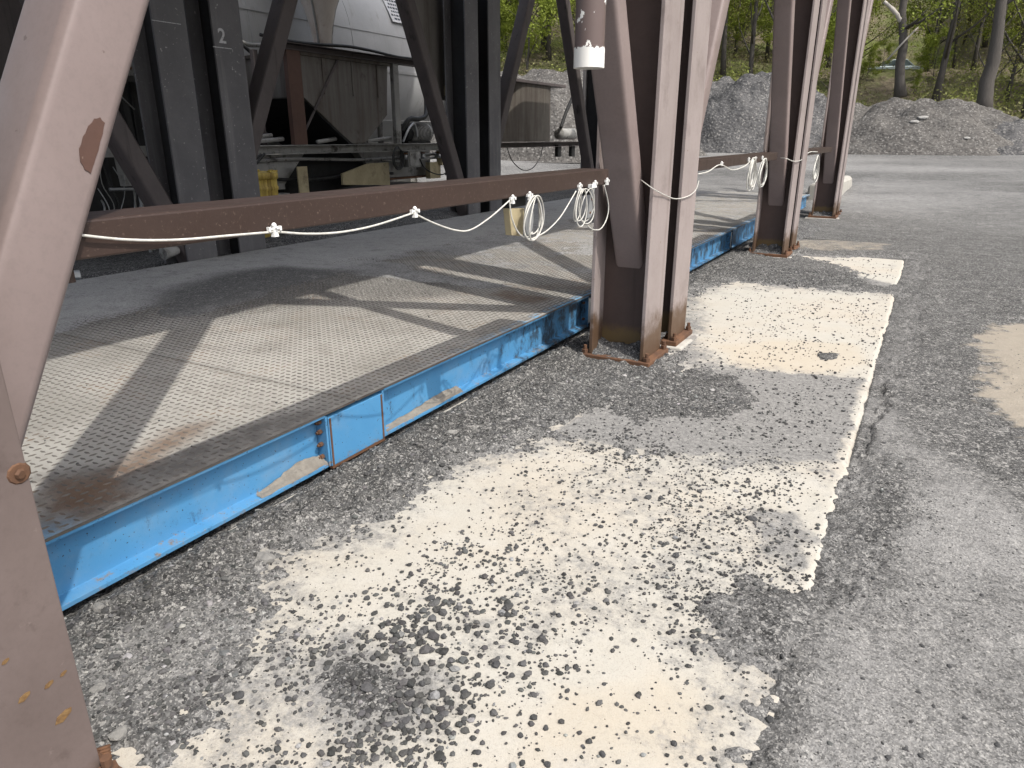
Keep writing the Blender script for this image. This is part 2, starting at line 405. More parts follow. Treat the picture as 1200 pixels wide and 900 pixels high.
def pvc_mat():
    t = NT('brown_painted_white_pvc')
    co = t.coord()
    sx = t.new('ShaderNodeSeparateXYZ'); t.ln(co, sx.inputs[0])
    br = t.mix(t.noise(6, 5, 0.6), (0.145, 0.108, 0.100), (0.115, 0.083, 0.077))
    # paint ends raggedly 0.10 m above the lower lip, and has flaked off in spots
    edge = t.math('ADD', sx.outputs['Z'], t.math('MULTIPLY', t.math('SUBTRACT', t.noise(45, 4, 0.7), 0.5), 0.05))
    m = t.ramp(edge, 0.094, 0.099)
    fl = t.ramp(t.noise(15, 4, 0.62, stretch=(1, 1, 0.55)), 0.625, 0.63)
    c = t.mix(m, (0.80, 0.79, 0.75), br)
    c = t.mix(fl, c, (0.80, 0.79, 0.75))
    t.color(c); t.rough(0.45); t.spec(0.4)
    t.bump(t.noise(40, 3, 0.6), 0.08, 0.003)
    return t.m
MAT['pvc'] = pvc_mat()

def leaf_mat(name, c1, c2):
    t = NT(name)
    oi = t.new('ShaderNodeObjectInfo')
    v = t.attr('tone', 'Fac')
    c = t.mix(v, c1, c2)
    c = t.mix(t.math('MULTIPLY', oi.outputs['Random'], 0.35), c, tuple(x * 0.55 for x in c1))
    t.color(c); t.rough(0.6); t.spec(0.2)
    tr = t.new('ShaderNodeBsdfTranslucent'); t.ln(c, tr.inputs['Color'])
    mx = t.new('ShaderNodeMixShader'); mx.inputs[0].default_value = 0.35
    t.ln(t.b.outputs[0], mx.inputs[1]); t.ln(tr.outputs[0], mx.inputs[2]); t.ln(mx.outputs[0], t.out.inputs['Surface'])
    return t.m
MAT['leaf'] = leaf_mat('spring_leaves', (0.20, 0.25, 0.04), (0.36, 0.42, 0.08))
MAT['leaf_olive'] = leaf_mat('olive_leaves', (0.17, 0.17, 0.055), (0.27, 0.27, 0.085))
MAT['brush'] = leaf_mat('undergrowth_leaves', (0.24, 0.20, 0.14), (0.36, 0.42, 0.10))
_t = NT('grey_bark'); _t.color(_t.mix(_t.noise(5, 6, 0.7, stretch=(3, 3, 0.5)), (0.045, 0.040, 0.036), (0.125, 0.112, 0.10))); _t.rough(0.95); _t.bump(_t.noise(12, 5, 0.7, stretch=(3, 3, 0.4)), 0.8, 0.05); MAT['bark'] = _t.m
_t = NT('pale_bare_wood'); _t.color(_t.mix(_t.noise(5, 5, 0.7), (0.36, 0.33, 0.29), (0.50, 0.47, 0.43))); _t.rough(0.9); MAT['pale_wood'] = _t.m
def hill_mat():
    t = NT('woodland_floor')
    c = t.mix(t.ramp(t.noise(0.25, 6, 0.7), 0.4, 0.62), (0.27, 0.225, 0.165), (0.18, 0.21, 0.075))
    c = t.mix(t.ramp(t.noise(1.5, 6, 0.75), 0.5, 0.7), c, (0.11, 0.09, 0.068))
    c = t.mix(t.math('MULTIPLY', t.ramp(t.noise(3.5, 5, 0.75), 0.6, 0.75), 0.7), c, (0.22, 0.185, 0.14))
    t.color(c); t.rough(0.95); t.spec(0.1)
    t.bump(t.noise(2.2, 7, 0.75), 1.0, 0.5)
    return t.m
MAT['hill'] = hill_mat()
_t = NT('silver_car_paint'); _t.color((0.34, 0.40, 0.42)); _t.rough(0.3); _t.metal(0.3); MAT['car'] = _t.m
_t = NT('dark_car_glass'); _t.color((0.10, 0.13, 0.14)); _t.rough(0.08); _t.spec(0.8); MAT['glass'] = _t.m
_t = NT('black_tyre'); _t.color((0.02, 0.02, 0.02)); _t.rough(0.9); MAT['tyre'] = _t.m

# ------------------------------------------------------------------ mesh helpers
class MB:
    def __init__(self):
        self.v = []; self.f = []
    def add(self, vs, fs):
        o = len(self.v)
        self.v += [tuple(map(float, p)) for p in vs]
        self.f += [tuple(i + o for i in q) for q in fs]
        return self
    def box(self, x0, x1, y0, y1, z0, z1, M=None):
        vs = [(x, y, z) for z in (z0, z1) for y in (y0, y1) for x in (x0, x1)]
        if M is not None: vs = [M @ Vector(p) for p in vs]
        return self.add(vs, [(0, 2, 3, 1), (4, 5, 7, 6), (0, 1, 5, 4), (2, 6, 7, 3), (0, 4, 6, 2), (1, 3, 7, 5)])
    def loft(self, rings, cap=True, closed=True):
        n = len(rings[0]); vs = [p for r in rings for p in r]; fs = []
        for i in range(len(rings) - 1):
            for j in range(n if closed else n - 1):
                k = (j + 1) % n
                fs.append((i * n + j, i * n + k, (i + 1) * n + k, (i + 1) * n + j))
        if cap:
            fs.append(tuple(reversed(range(n)))); fs.append(tuple((len(rings) - 1) * n + j for j in range(n)))
        return self.add(vs, fs)
    def prism(self, poly, axis, a, b):
        """poly in the plane of the two other axes, extruded along axis from a to b"""
        def mk(p, w):
            if axis == 'x': return (w, p[0], p[1])
            if axis == 'y': return (p[0], w, p[1])
            return (p[0], p[1], w)
        return self.loft([[mk(p, a) for p in poly], [mk(p, b) for p in poly]])
    def tube(self, path, r, n=8, cap=True):
        path = [Vector(p) for p in path]
        rr = r if isinstance(r, (list, tuple)) else [r] * len(path)
        rings = []; prev = None
        for i, p in enumerate(path):
            d = (path[min(i + 1, len(path) - 1)] - path[max(i - 1, 0)])
            if d.length < 1e-9: d = Vector((0, 0, 1))
            d.normalize()
            if prev is None:
                a = d.orthogonal().normalized()
            else:
                a = prev - d * prev.dot(d)
                a = a.normalized() if a.length > 1e-6 else d.orthogonal().normalized()
            prev = a; b = d.cross(a)
            rings.append([p + (a * math.cos(2 * math.pi * k / n) + b * math.sin(2 * math.pi * k / n)) * rr[i] for k in range(n)])
        return self.loft(rings, cap)
    def lathe(self, prof, c=(0, 0, 0), n=24, cap=True):
        rings = [[(c[0] + r * math.cos(2 * math.pi * k / n), c[1] + r * math.sin(2 * math.pi * k / n), c[2] + z) for k in range(n)] for r, z in prof]
        return self.loft(rings, cap)
    def build(self, name, mat, parent=None, smooth=False, bevel=0.0, origin=None, fix=True):
        me = bpy.data.meshes.new(name)
        o = Vector(origin) if origin is not None else Vector((0, 0, 0))
        me.from_pydata([(p[0] - o.x, p[1] - o.y, p[2] - o.z) for p in self.v], [], self.f)
        if fix:
            bm = bmesh.new(); bm.from_mesh(me)
            bmesh.ops.recalc_face_normals(bm, faces=bm.faces)
            bm.to_mesh(me); bm.free()
        me.materials.append(MAT[mat] if isinstance(mat, str) else mat)
        ob = bpy.data.objects.new(name, me)
        COL.objects.link(ob)
        if parent is not None:
            ob.parent = parent
            wl = parent.location
            if parent.parent: wl = wl + parent.parent.location
            ob.location = o - wl if origin is not None else -wl
        elif origin is not None:
            ob.location = o
        if smooth:
            for p in me.polygons: p.use_smooth = True
        if bevel > 0:
            md = ob.modifiers.new('bevel', 'BEVEL'); md.width = bevel; md.segments = 2; md.limit_method = 'ANGLE'; md.angle_limit = R(40)
        return ob

def tag(o, label=None, cat=None, group=None, kind=None):
    if label: o['label'] = label
    if cat: o['category'] = cat
    if group: o['group'] = group
    if kind: o['kind'] = kind
    return o

def empty(name, loc, label=None, cat=None, group=None):
    o = bpy.data.objects.new(name, None)
    o.empty_display_size = 0.2
    COL.objects.link(o)
    o.location = loc
    return tag(o, label, cat, group)

def np_mesh(name, verts, faces, mat, smooth=True):
    """fast mesh from numpy arrays, all faces with the same vertex count"""
    me = bpy.data.meshes.new(name)
    nv, nf, k = len(verts), len(faces), faces.shape[1]
    me.vertices.add(nv); me.vertices.foreach_set('co', np.ascontiguousarray(verts, dtype=np.float32).ravel())
    me.loops.add(nf * k); me.loops.foreach_set('vertex_index', np.ascontiguousarray(faces, dtype=np.int32).ravel())
    me.polygons.add(nf); me.polygons.foreach_set('loop_start', np.arange(0, nf * k, k, dtype=np.int32))
    me.polygons.foreach_set('use_smooth', np.full(nf, smooth))
    me.update(calc_edges=True); me.validate()
    me.materials.append(MAT[mat] if isinstance(mat, str) else mat)
    ob = bpy.data.objects.new(name, me)
    COL.objects.link(ob)
    return ob

def set_attr(ob, name, vals):
    a = ob.data.attributes.new(name, 'FLOAT', 'POINT')
    a.data.foreach_set('value', np.ascontiguousarray(vals, dtype=np.float32).ravel())

def set_color(ob, name, vals):
    a = ob.data.attributes.new(name, 'FLOAT_COLOR', 'POINT')
    v = np.ones((len(vals), 4), np.float32); v[:, :3] = vals
    a.data.foreach_set('color', v.ravel())

def grid_faces(nx, ny, keep=None):
    i, j = np.meshgrid(np.arange(nx - 1), np.arange(ny - 1), indexing='ij')
    a = i * ny + j
    f = np.stack([a, a + ny, a + ny + 1, a + 1], -1)
    if keep is not None: f = f[keep]
    return f.reshape(-1, 4)

# ================================================================== LARGE STRUCTURE
DECK_X0, DECK_X1 = -2.51, -7.10      # near and far edge of the weighbridge
DECK_Z = 0.31
DECK_Y0, DECK_Y1 = -2.2, 19.2

def gz(x, y):
    """level of the yard"""
    r = np.hypot(x, y)
    rise = 0.95 * sstep(13, 50, r)
    left = 0.27 * (1 - sstep(-7.25, -6.95, x)) * sstep(-8, 0, y + 6)
    end = 0.30 * sstep(19.1, 19.6, y) * (1 - sstep(-2.6, -1.6, x)) * sstep(-10.5, -8.5, -np.abs(x))
    return np.maximum(rise, np.maximum(left, end))

# ---- ground, near sheet: crust of asphalt millings that laps over the slab
def P(pts, z=0.0):
    return [tuple(onz(px, py, z)[:2]) for px, py in pts]

W1 = P([(150, 915), (250, 850), (332, 772), (338, 722), (312, 668), (300, 646), (345, 636), (425, 622), (482, 597), (505, 570),
        (560, 537), (640, 508), (690, 520), (760, 531), (830, 536), (900, 540), (1012, 545), (1006, 592), (990, 640), (962, 688),
        (882, 692), (846, 712), (836, 742), (872, 762), (916, 782), (906, 832), (868, 905), (600, 1000)])
W2 = P([(806, 348), (826, 338), (862, 330), (905, 334), (990, 341), (1072, 347), (1062, 385), (1046, 432), (1036, 446), (960, 440),
        (905, 438), (850, 432), (806, 428), (795, 405)])
W3 = P([(940, 300), (1076, 302), (1070, 334), (1030, 334), (1000, 318), (965, 306)])
GREY = P([(640, 508), (690, 478), (760, 470), (800, 440), (806, 428), (960, 440), (1038, 446), (1028, 500), (1012, 545), (830, 536), (690, 520)])
DARKGAP = P([(700, 470), (760, 440), (810, 428), (870, 440), (900, 470), (860, 492), (790, 492), (740, 500)])
CLUMP = P([(362, 790), (400, 768), (450, 778), (490, 800), (470, 835), (420, 850), (375, 830)])
CLUMP2 = P([(945, 412), (970, 409), (998, 414), (990, 424), (955, 424)])
SILT = P([(1138, 396), (1160, 386), (1200, 378), (1300, 372), (1300, 560), (1200, 500), (1172, 476), (1150, 432)])
SILT2 = P([(960, 254), (1040, 258), (1045, 263), (985, 264)])
SILT3 = P([(905, 283), (1010, 276), (1060, 284), (1040, 296), (930, 296)])
DUSTR = P([(1000, 450), (1040, 470), (1075, 520), (1200, 590), (1300, 680), (1300, 1000), (880, 1000), (910, 860), (950, 720), (990, 640), (1030, 560)])
DARKR = P([(985, 560), (1060, 545), (1075, 620), (1010, 680), (970, 700), (955, 660)])
DUST_L = P([(85, 790), (160, 735), (250, 700), (310, 740), (250, 800), (130, 830)])

xs = np.concatenate([np.arange(-2.95, -2.5, 0.025), np.arange(-2.5, 0.6, 0.0125), np.arange(0.6, 5.01, 0.03)])
ys = [-0.4]
while ys[-1] < 13.2:
    ys.append(ys[-1] + (0.03 if ys[-1] < 0.6 else 0.0105 * (1 + 0.32 * max(0, ys[-1]))))
ys = np.array(ys)
GX, GY = np.meshgrid(xs, ys, indexing='ij')
gx, gy = GX.ravel(), GY.ravel()
nA = fbm(gx, gy, 2.2, 5, 3); nB = fbm(gx, gy, 14, 4, 11); nC = fbm(gx, gy, 45, 2, 23)
wob = 0.10 * nA + 0.055 * nB + 0.02 * nC
scale_far = 1 + gy * 0.02
def sdw(poly): return poly_sd(gx, gy, poly) + wob * scale_far
sdW = np.minimum(np.minimum(sdw(W1), sdw(W2)), sdw(W3))
sdG = sdw(GREY)
sdC = np.minimum(sdw(CLUMP), sdw(CLUMP2) + 0.05)
sdD = sdw(DARKGAP)
nD = fbm(gx, gy, 26, 4, 29, 0.65)
cover = np.clip(sdW * 0.13, -0.03, 0.020)
cover = np.where(sdG < 0.0, np.minimum(cover, np.clip(sdD * -0.07 - 0.004, -0.03, 0.012)), cover)
cover = np.maximum(cover, np.clip(-sdC * 0.10 - 0.004, -0.03, 0.010))
rough_amp = (0.006 + 0.007 * sstep(0.35, 0.0, np.abs(sdW))) * np.where(gx > 0.1, 0.6, 1.0)
h = cover + rough_amp * nB + 0.015 * nD * sstep(0.4, 0.0, np.abs(sdW)) + 0.004 * nC + 0.006 * nA
# ridge of crumbs against the scale, clods
ridge = np.exp(-((gx + 2.22 + 0.1 * nA) / 0.22) ** 2)
h += ridge * (0.012 + 0.03 * np.clip(nB, 0, 1) + 0.02 * np.clip(nC, 0, 1)) * sstep(0.02, 0.0, -cover)
h -= 0.075 * sstep(-2.36, -2.58, gx)                    # falls away under the scale
h += 0.012 * np.clip(nB, 0, 1) * sstep(-1.0, -1.6, gx) * (sdW > 0.05)
# shallow wheel ruts and swells on the right
h += 0.012 * np.sin(gy * 1.1 + gx * 2.1 + nA * 2) * sstep(0.2, 1.2, gx) + 0.02 * nA * sstep(0.0, 1.0, gx)
h += 0.05 * np.exp(-(((gx - 0.85) / 0.6) ** 2 + ((gy - 10.6) / 0.5) ** 2)) * 0.3
edge = sstep(5.0, 4.7, gx) * sstep(13.2, 12.6, gy)
h = np.where(gx > -0.13, np.maximum(h, -0.010 + 0.004 * nB + 0.003 * nC), h)
# crumbs packed against the column feet
for cy0 in (4.88, 10.72):
    for k_ in (0.2, 0.87):
        q_ = np.maximum(np.maximum(np.abs(gx + 1.87) - 0.33, np.abs(gy - cy0 - k_) - 0.26), 0)
        h += (0.030 + 0.03 * nB) * np.exp(-(q_ / 0.10) ** 2) * (0.45 + 0.75 * nA)
h = h * edge + gz(gx, gy) + (1 - edge) * -0.004
GH = h.copy()
vn_ = np.stack([gx, gy, h], -1)
ground = np_mesh('ground', vn_, grid_faces(len(xs), len(ys)), 'ground')
tag(ground, kind='structure')
dust = np.clip(sstep(0.12, -0.15, sdw(DUSTR)) * (0.75 + 0.4 * nA) - 0.9 * sstep(0.1, -0.1, sdw(DARKR)), 0, 1)
dust = np.maximum(dust, 0.55 * sstep(0.05, -0.05, sdw(DUST_L)))
dust = np.maximum(dust, 0.45 * sstep(0.35, 0.7, fbm(gx, gy, 1.1, 4, 41) + 0.1 * nB))
dust = np.maximum(dust, 0.65 * np.exp(-(sdW / 0.10) ** 2) * (0.6 + 0.5 * nB))
set_attr(ground, 'dust', dust)
silt = np.maximum(sstep(0.30, -0.40, sdw(SILT) + 0.12 * nB + 0.08 * nA), np.maximum(0.6 * sstep(0.1, -0.2, sdw(SILT2)), 0.5 * sstep(0.15, -0.25, sdw(SILT3))))
set_attr(ground, 'silt', silt)
set_attr(ground, 'black', np.clip(0.55 * sstep(0.12, 0.4, sdW) * sstep(-0.9, -1.4, gx) * (0.6 + 0.6 * nA), 0, 1))

# ---- ground, far sheet
def axis_lines(a, b, n, p):
    t = np.linspace(0, 1, n) ** p
    return a + (b - a) * t
fx = np.unique(np.round(np.concatenate([-axis_lines(2.93, 160, 95, 2.2), np.linspace(-2.93, 4.98, 60), axis_lines(4.98, 160, 70, 2.2)]), 4))
fy = np.unique(np.round(np.concatenate([np.linspace(-25, -0.38, 25), np.linspace(-0.38, 13.18, 60), axis_lines(13.18, 190, 130, 2.0)]), 4))
FX, FY = np.meshgrid(fx, fy, indexing='ij')
ax_, ay_ = FX.ravel(), FY.ravel()
rr_ = np.hypot(ax_, ay_)
fz = gz(ax_, ay_) + 0.05 * fbm(ax_, ay_, 0.35, 4, 5) * sstep(8, 20, rr_) + 0.02 * fbm(ax_, ay_, 1.5, 3, 9) * sstep(8, 20, rr_)
fz += 0.10 * np.exp(-((ax_ - 1.5 - 0.1 * (ay_ - 22)) / 2.2) ** 2) * np.exp(-((ay_ - 22) / 3.0) ** 2)
fz += (0.07 * fbm(ax_ * 0.35, ay_, 0.9, 3, 15) + 0.05 * np.abs(fbm(ax_ * 0.3 + ay_ * 0.12, ay_, 1.6, 2, 16))) * sstep(14, 19, rr_) * sstep(40, 25, rr_) * (ax_ > -2.0)
under = (ax_ < -2.6) & (ax_ > -7.0) & (ay_ > DECK_Y0 - 0.2) & (ay_ < DECK_Y1 - 0.1)
fz = np.where(under, np.minimum(fz, -0.12), fz)
ci = (FX[:-1, :-1] + FX[1:, 1:]) / 2; cj = (FY[:-1, :-1] + FY[1:, 1:]) / 2
keep = ~((ci > -2.93) & (ci < 4.98) & (cj > -0.38) & (cj < 13.18))
yard = np_mesh('yard_ground', np.stack([ax_, ay_, fz], -1), grid_faces(len(fx), len(fy), keep), 'ground')
tag(yard, kind='structure')
fdust = np.clip(0.35 + 1.3 * fbm(ax_ * 0.5, ay_, 0.35, 5, 14), 0, 1) * sstep(13.3, 21, np.maximum(ay_, np.abs(ax_) * 1.6)) + 0.25 * sstep(22, 42, rr_)
set_attr(yard, 'dust', np.clip(fdust, 0, 0.9))
fsilt = 0.55 * sstep(0.25, 0.7, fbm(ax_ * 0.5, ay_, 0.3, 4, 19)) * sstep(40, 14, rr_)
set_attr(yard, 'silt', fsilt)

# ---- concrete slab
sx_ = np.concatenate([np.arange(-2.45, -0.22, 0.03), np.arange(-0.22, -0.095, 0.012)]); sy_ = np.arange(-0.6, 11.56, 0.022)
SX, SY = np.meshgrid(sx_, sy_, indexing='ij'); qx, qy = SX.ravel(), SY.ravel()
mB = fbm(qx, qy, 9, 4, 31); mA = fbm(qx, qy, 1.6, 4, 37)
chipping = 0.018 * mB + 0.018 * mA + 0.014 * fbm(qx, qy, 28, 3, 39)
redge = np.where(SX >= sx_[-1] - 0.001, 1, 0).ravel()
qx2 = qx + redge * (0.012 * mB)
sz = 0.0 + 0.0025 * mA + 0.001 * mB - 0.05 * sstep(-0.16 + chipping.clip(-0.05, 0.05), -0.10 + chipping.clip(-0.05, 0.05), qx) \
     - 0.05 * sstep(11.45, 11.56, qy + chipping)
slab = np_mesh('concrete_slab', np.stack([qx2, qy, sz], -1), grid_faces(len(sx_), len(sy_)), 'slab')
tag(slab, kind='structure')
def sdq(poly): return poly_sd(qx, qy, poly) + 0.09 * mA + 0.05 * mB
film = np.maximum(sstep(0.06, -0.08, sdq(GREY)), 0)
film = np.maximum(film, 0.95 * sstep(0.42, -0.02, np.abs(np.minimum(sdq(W1), sdq(W2)))) * (0.55 + 0.5 * mA))
film = np.maximum(film, 0.75 * sstep(0.35, -0.05, sdq(CLUMP)))
film = np.maximum(film, 0.42 * sstep(-0.05, 0.45, fbm(qx, qy, 1.1, 4, 43)))
film = np.maximum(film, 0.75 * sstep(0.1, -0.1, sdq(P([(875, 595), (930, 600), (960, 635), (945, 670), (880, 650)]))))
film = np.maximum(film, 0.9 * sstep(0.1, -0.1, sdq(P([(860, 318), (940, 306), (1050, 334), (1040, 342), (905, 332)]))))
film = film * (0.25 + 0.75 * sstep(-0.15, -0.22, qx + 0.06 * mB + 0.03 * mA))
set_attr(slab, 'film', np.clip(film, 0, 1))
tan_ = np.maximum(sstep(0.25, -0.2, sdq(P([(830, 405), (900, 398), (1000, 402), (1020, 425), (960, 438), (860, 430)]))),
                  np.maximum(0.8 * sstep(0.2, -0.2, sdq(P([(640, 800), (760, 770), (860, 790), (860, 900), (600, 900)]))),
                             0.5 * sstep(0.2, -0.2, sdq(P([(560, 560), (650, 540), (700, 600), (640, 640), (560, 610)])))))
set_attr(slab, 'tan', tan_)

def ground_height(x, y):
    """height of the near sheet by grid lookup"""
    i = np.clip(np.searchsorted(xs, x) - 1, 0, len(xs) - 2); j = np.clip(np.searchsorted(ys, y) - 1, 0, len(ys) - 2)
    H = GH.reshape(len(xs), len(ys))
    tx = (x - xs[i]) / (xs[i + 1] - xs[i]); ty = (y - ys[j]) / (ys[j + 1] - ys[j])
    hh = (H[i, j] * (1 - tx) + H[i + 1, j] * tx) * (1 - ty) + (H[i, j + 1] * (1 - tx) + H[i + 1, j + 1] * tx) * ty
    onslab = (x > -2.45) & (x < -0.16) & (y < 11.45)
    return np.where(onslab, np.maximum(hh, 0.0), hh)

# ---- hillside behind the yard
ths = np.radians(np.linspace(-80, 45, 170))
rs_ = np.concatenate([np.linspace(46, 90, 60), np.linspace(92, 260, 40)])
TH, RR = np.meshgrid(ths, rs_, indexing='ij')
def hill_z(x, y):
    r = np.hypot(x, y); th = np.degrees(np.arctan2(x, y))
    b = 0.6 + 2.8 * sstep(47, 53, r) + 3.0 * sstep(54, 64, r) + 0.45 * np.clip(r - 68, 0, 400)
    b = b + (1.0 * sstep(-8, -14, th) + 1.0 * sstep(-20, -28, th)) * sstep(47, 53, r)
    b = b - 1.3 * sstep(1.0, 4.0, th) * sstep(47, 55, r) * (1 - sstep(62, 90, r))
    shelf = sstep(-8.5, -6.0, th) * sstep(1.5, -0.5, th)
    b = b - shelf * (0.45 * np.clip(r - 68, 0, 24) - 0.30 * np.clip(r - 92, 0, 36) * 1.2)
    return b + 0.7 * fbm(x, y, 0.12, 4, 51) * sstep(48, 60, r) * (1 - 0.7 * shelf)
hx, hy = (RR * np.sin(TH)).ravel(), (RR * np.cos(TH)).ravel()
hill = np_mesh('hillside', np.stack([hx, hy, hill_z(hx, hy)], -1), grid_faces(len(ths), len(rs_)), 'hill')
tag(hill, kind='structure')

# ---- stockpiles
def pile(name, px, dist, rx, ry, hgt, mat, seed, label, z0=0.75, rot=0.0, flat=0.35, n=130):
    c = at(px, dist)
    u = np.linspace(-1.15, 1.15, n); U, V = np.meshgrid(u, u, indexing='ij'); uu, vv = U.ravel(), V.ravel()
    d = np.hypot(uu, vv)
    wobble = 0.16 * fbm(uu + seed, vv, 1.6, 3, seed)
    prof = np.clip(1 - (d + wobble), 0, 1)
    prof = np.minimum(prof / (1 - flat), 1.0); prof = prof - 0.12 * sstep(0.75, 1.0, prof)
    zz = hgt * prof * (1 + 0.30 * fbm(uu, vv, 3.0, 4, seed + 3)) + (0.06 * hgt * fbm(uu, vv, 8, 3, seed + 5) + 0.018 * hgt * fbm(uu, vv, 22, 2, seed + 8)) * sstep(0.0, 0.15, prof) - 0.2 * sstep(0.02, 0.0, prof)
    cr, sr = math.cos(rot), math.sin(rot)
    lx, ly = uu * rx, vv * ry
    vs = np.stack([lx * cr - ly * sr, lx * sr + ly * cr, zz], -1)
    o = np_mesh(name, vs, grid_faces(n, n), mat)
    o.location = (c[0], c[1], z0)
    return tag(o, label, 'gravel pile')
pile_right = pile('gravel_pile', 1085, 45, 6.6, 5.0, 2.75, 'pile', 2, 'rounded grey stone pile right of the columns with pale boulders', rot=0.1, flat=0.2)
pile('gravel_pile', 1178, 46, 4.6, 4.6, 1.7, 'pile_dark', 7, 'low dark smooth gravel pile at the right edge of the yard', rot=0.0)
pile('gravel_pile', 985, 47, 7.5, 5.0, 2.75, 'pile', 12, 'broad brownish stone pile seen just right of the farthest column', rot=-0.1, flat=0.25)
pile('gravel_pile', 880, 47, 6.8, 6.0, 4.4, 'pile_dark', 17, 'tall dark terraced gravel pile seen between the brown columns', rot=0.2)
pile('gravel_pile', 640, 40, 8.0, 6.0, 4.2, 'pile', 23, 'grey stone bank behind the rusty far hopper', rot=0.3)

# ================================================================== TRUCK SCALE
scale_t = empty('truck_scale', (DECK_X0, 2.0, 0.0), 'long blue truck scale with dusty steel checker plate deck', 'truck scale')
# deck plates: four sheets between module joints with a seam gap, dust attributes on each
seams_y = [DECK_Y0, 2.70, 5.86, 11.25, DECK_Y1]
seams_x = [DECK_X0, DECK_X1]
random.seed(4); rng = np.random.RandomState(8)
def deck_attrs(ob, x, y):
    nA = fbm(x, y, 1.3, 5, 61); nB = fbm(x, y, 6, 4, 67)
    bare = sstep(-2.80, -2.56, x + 0.05 * nB) * 0.42 + 0.9 * sstep(0.28, -0.25, poly_sd(x, y, P([(40, 640), (60, 560), (150, 545), (330, 500), (240, 560)], DECK_Z)) + 0.2 * nA)
    bare += 0.35 * sstep(0.15, 0.6, nA)
    rust_ = 0.95 * sstep(0.22, -0.15, poly_sd(x, y, P([(30, 600), (60, 560), (130, 555), (190, 505), (240, 495), (170, 545), (120, 600)], DECK_Z)) + 0.12 * nB)
    rust_ = np.maximum(rust_, 0.6 * sstep(0.2, 0.65, fbm(x, y, 1.0, 4, 71)) * sstep(-5.5, -4.0, x))
    rust_ = np.maximum(rust_, 0.8 * sstep(0.15, -0.1, poly_sd(x, y, P([(590, 340), (650, 350), (625, 357), (570, 345)], DECK_Z))))
    spk = 0.10 + 0.45 * sstep(0.9, -0.3, poly_sd(x, y, P([(130, 365), (200, 340), (300, 320), (420, 310), (560, 330), (520, 345), (400, 350), (270, 370)], DECK_Z)) + 0.3 * nA)
    spk = np.maximum(spk, 0.5 * sstep(-4.2, -5.3, x + 0.3 * nA))
    spk = np.maximum(spk, 0.45 * sstep(5.0, 6.5, y + 0.5 * nA))
    set_attr(ob, 'bare', np.clip(bare, 0, 1)); set_attr(ob, 'rust', np.clip(rust_, 0, 1)); set_attr(ob, 'speck', np.clip(spk, 0, 1))
    be = sstep(-2.60, -2.53, x) * sstep(3.0, 5.5, y) + sstep(-2.66, -2.53, x) * sstep(1.35, 0.9, y)
    set_attr(ob, 'blue_edge', np.clip(be, 0, 1))
for iy in range(4):
    for ix in range(1):
        x1, x0 = seams_x[ix], seams_x[ix + 1]; y0, y1 = seams_y[iy], seams_y[iy + 1]
        y0 += 0.003; y1 -= 0.003
        nx_ = int((x1 - x0) / 0.05) + 2; ny_ = int((y1 - y0) / 0.06) + 2
        dx, dy = np.linspace(x0, x1, nx_), np.linspace(y0, y1, ny_)
        DX, DY = np.meshgrid(dx, dy, indexing='ij'); px_, py_ = DX.ravel(), DY.ravel()
        top = np.stack([px_, py_, np.full(px_.shape, DECK_Z) + 0.002 * fbm(px_, py_, 1.0, 2, 77)], -1)
        ob = np_mesh('deck_plate', top, grid_faces(nx_, ny_), 'deck')
        deck_attrs(ob, px_, py_)
        md = ob.modifiers.new('thickness', 'SOLIDIFY'); md.thickness = 0.012; md.offset = -1
        ob.parent = scale_t; ob.location = -scale_t.location
# raised lugs of the checker plate (real geometry, one part)
pit = 0.046
lx = np.arange(DECK_X0 - 0.03, -6.6, -pit); ly = np.arange(0.75, 11.2, pit)
LX, LY = np.meshgrid(lx, ly, indexing='ij'); ii, jj = np.meshgrid(np.arange(len(lx)), np.arange(len(ly)), indexing='ij')
lx_, ly_ = LX.ravel(), LY.ravel(); par = ((ii + jj) % 2).ravel()
lm = (np.abs(ly_ - 2.70) > 0.012) & (np.abs(ly_ - 5.86) > 0.012)
lx_, ly_, par = lx_[lm], ly_[lm], par[lm]
base = np.array([(-.021, 0, -.001), (0, -.0085, -.001), (.021, 0, -.001), (0, .0085, -.001), (-.011, 0, .0058), (.011, 0, .0058)])
ang = np.where(par == 0, 0.16, math.pi / 2 - 0.16)
ca, sa = np.cos(ang)[:, None], np.sin(ang)[:, None]
wear = (0.75 + 0.35 * fbm(lx_, ly_, 3, 3, 81))[:, None]
vx = base[None, :, 0] * ca - base[None, :, 1] * sa + lx_[:, None]
vy = base[None, :, 0] * sa + base[None, :, 1] * ca + ly_[:, None]
vz = base[None, :, 2] * wear + DECK_Z + 0.002 * fbm(lx_, ly_, 1.0, 2, 77)[:, None]
lv = np.stack([vx, vy, vz], -1).reshape(-1, 3)
bf = np.array([(0, 1, 4), (1, 5, 4), (1, 2, 5), (2, 3, 5), (3, 4, 5), (3, 0, 4)])
lf = (bf[None] + (np.arange(len(lx_)) * 6)[:, None, None]).reshape(-1, 3)
lug = np_mesh('raised_lugs', lv, lf, 'lug', smooth=False)
lug.parent = scale_t; lug.location = -scale_t.location; tag(lug, kind='stuff')
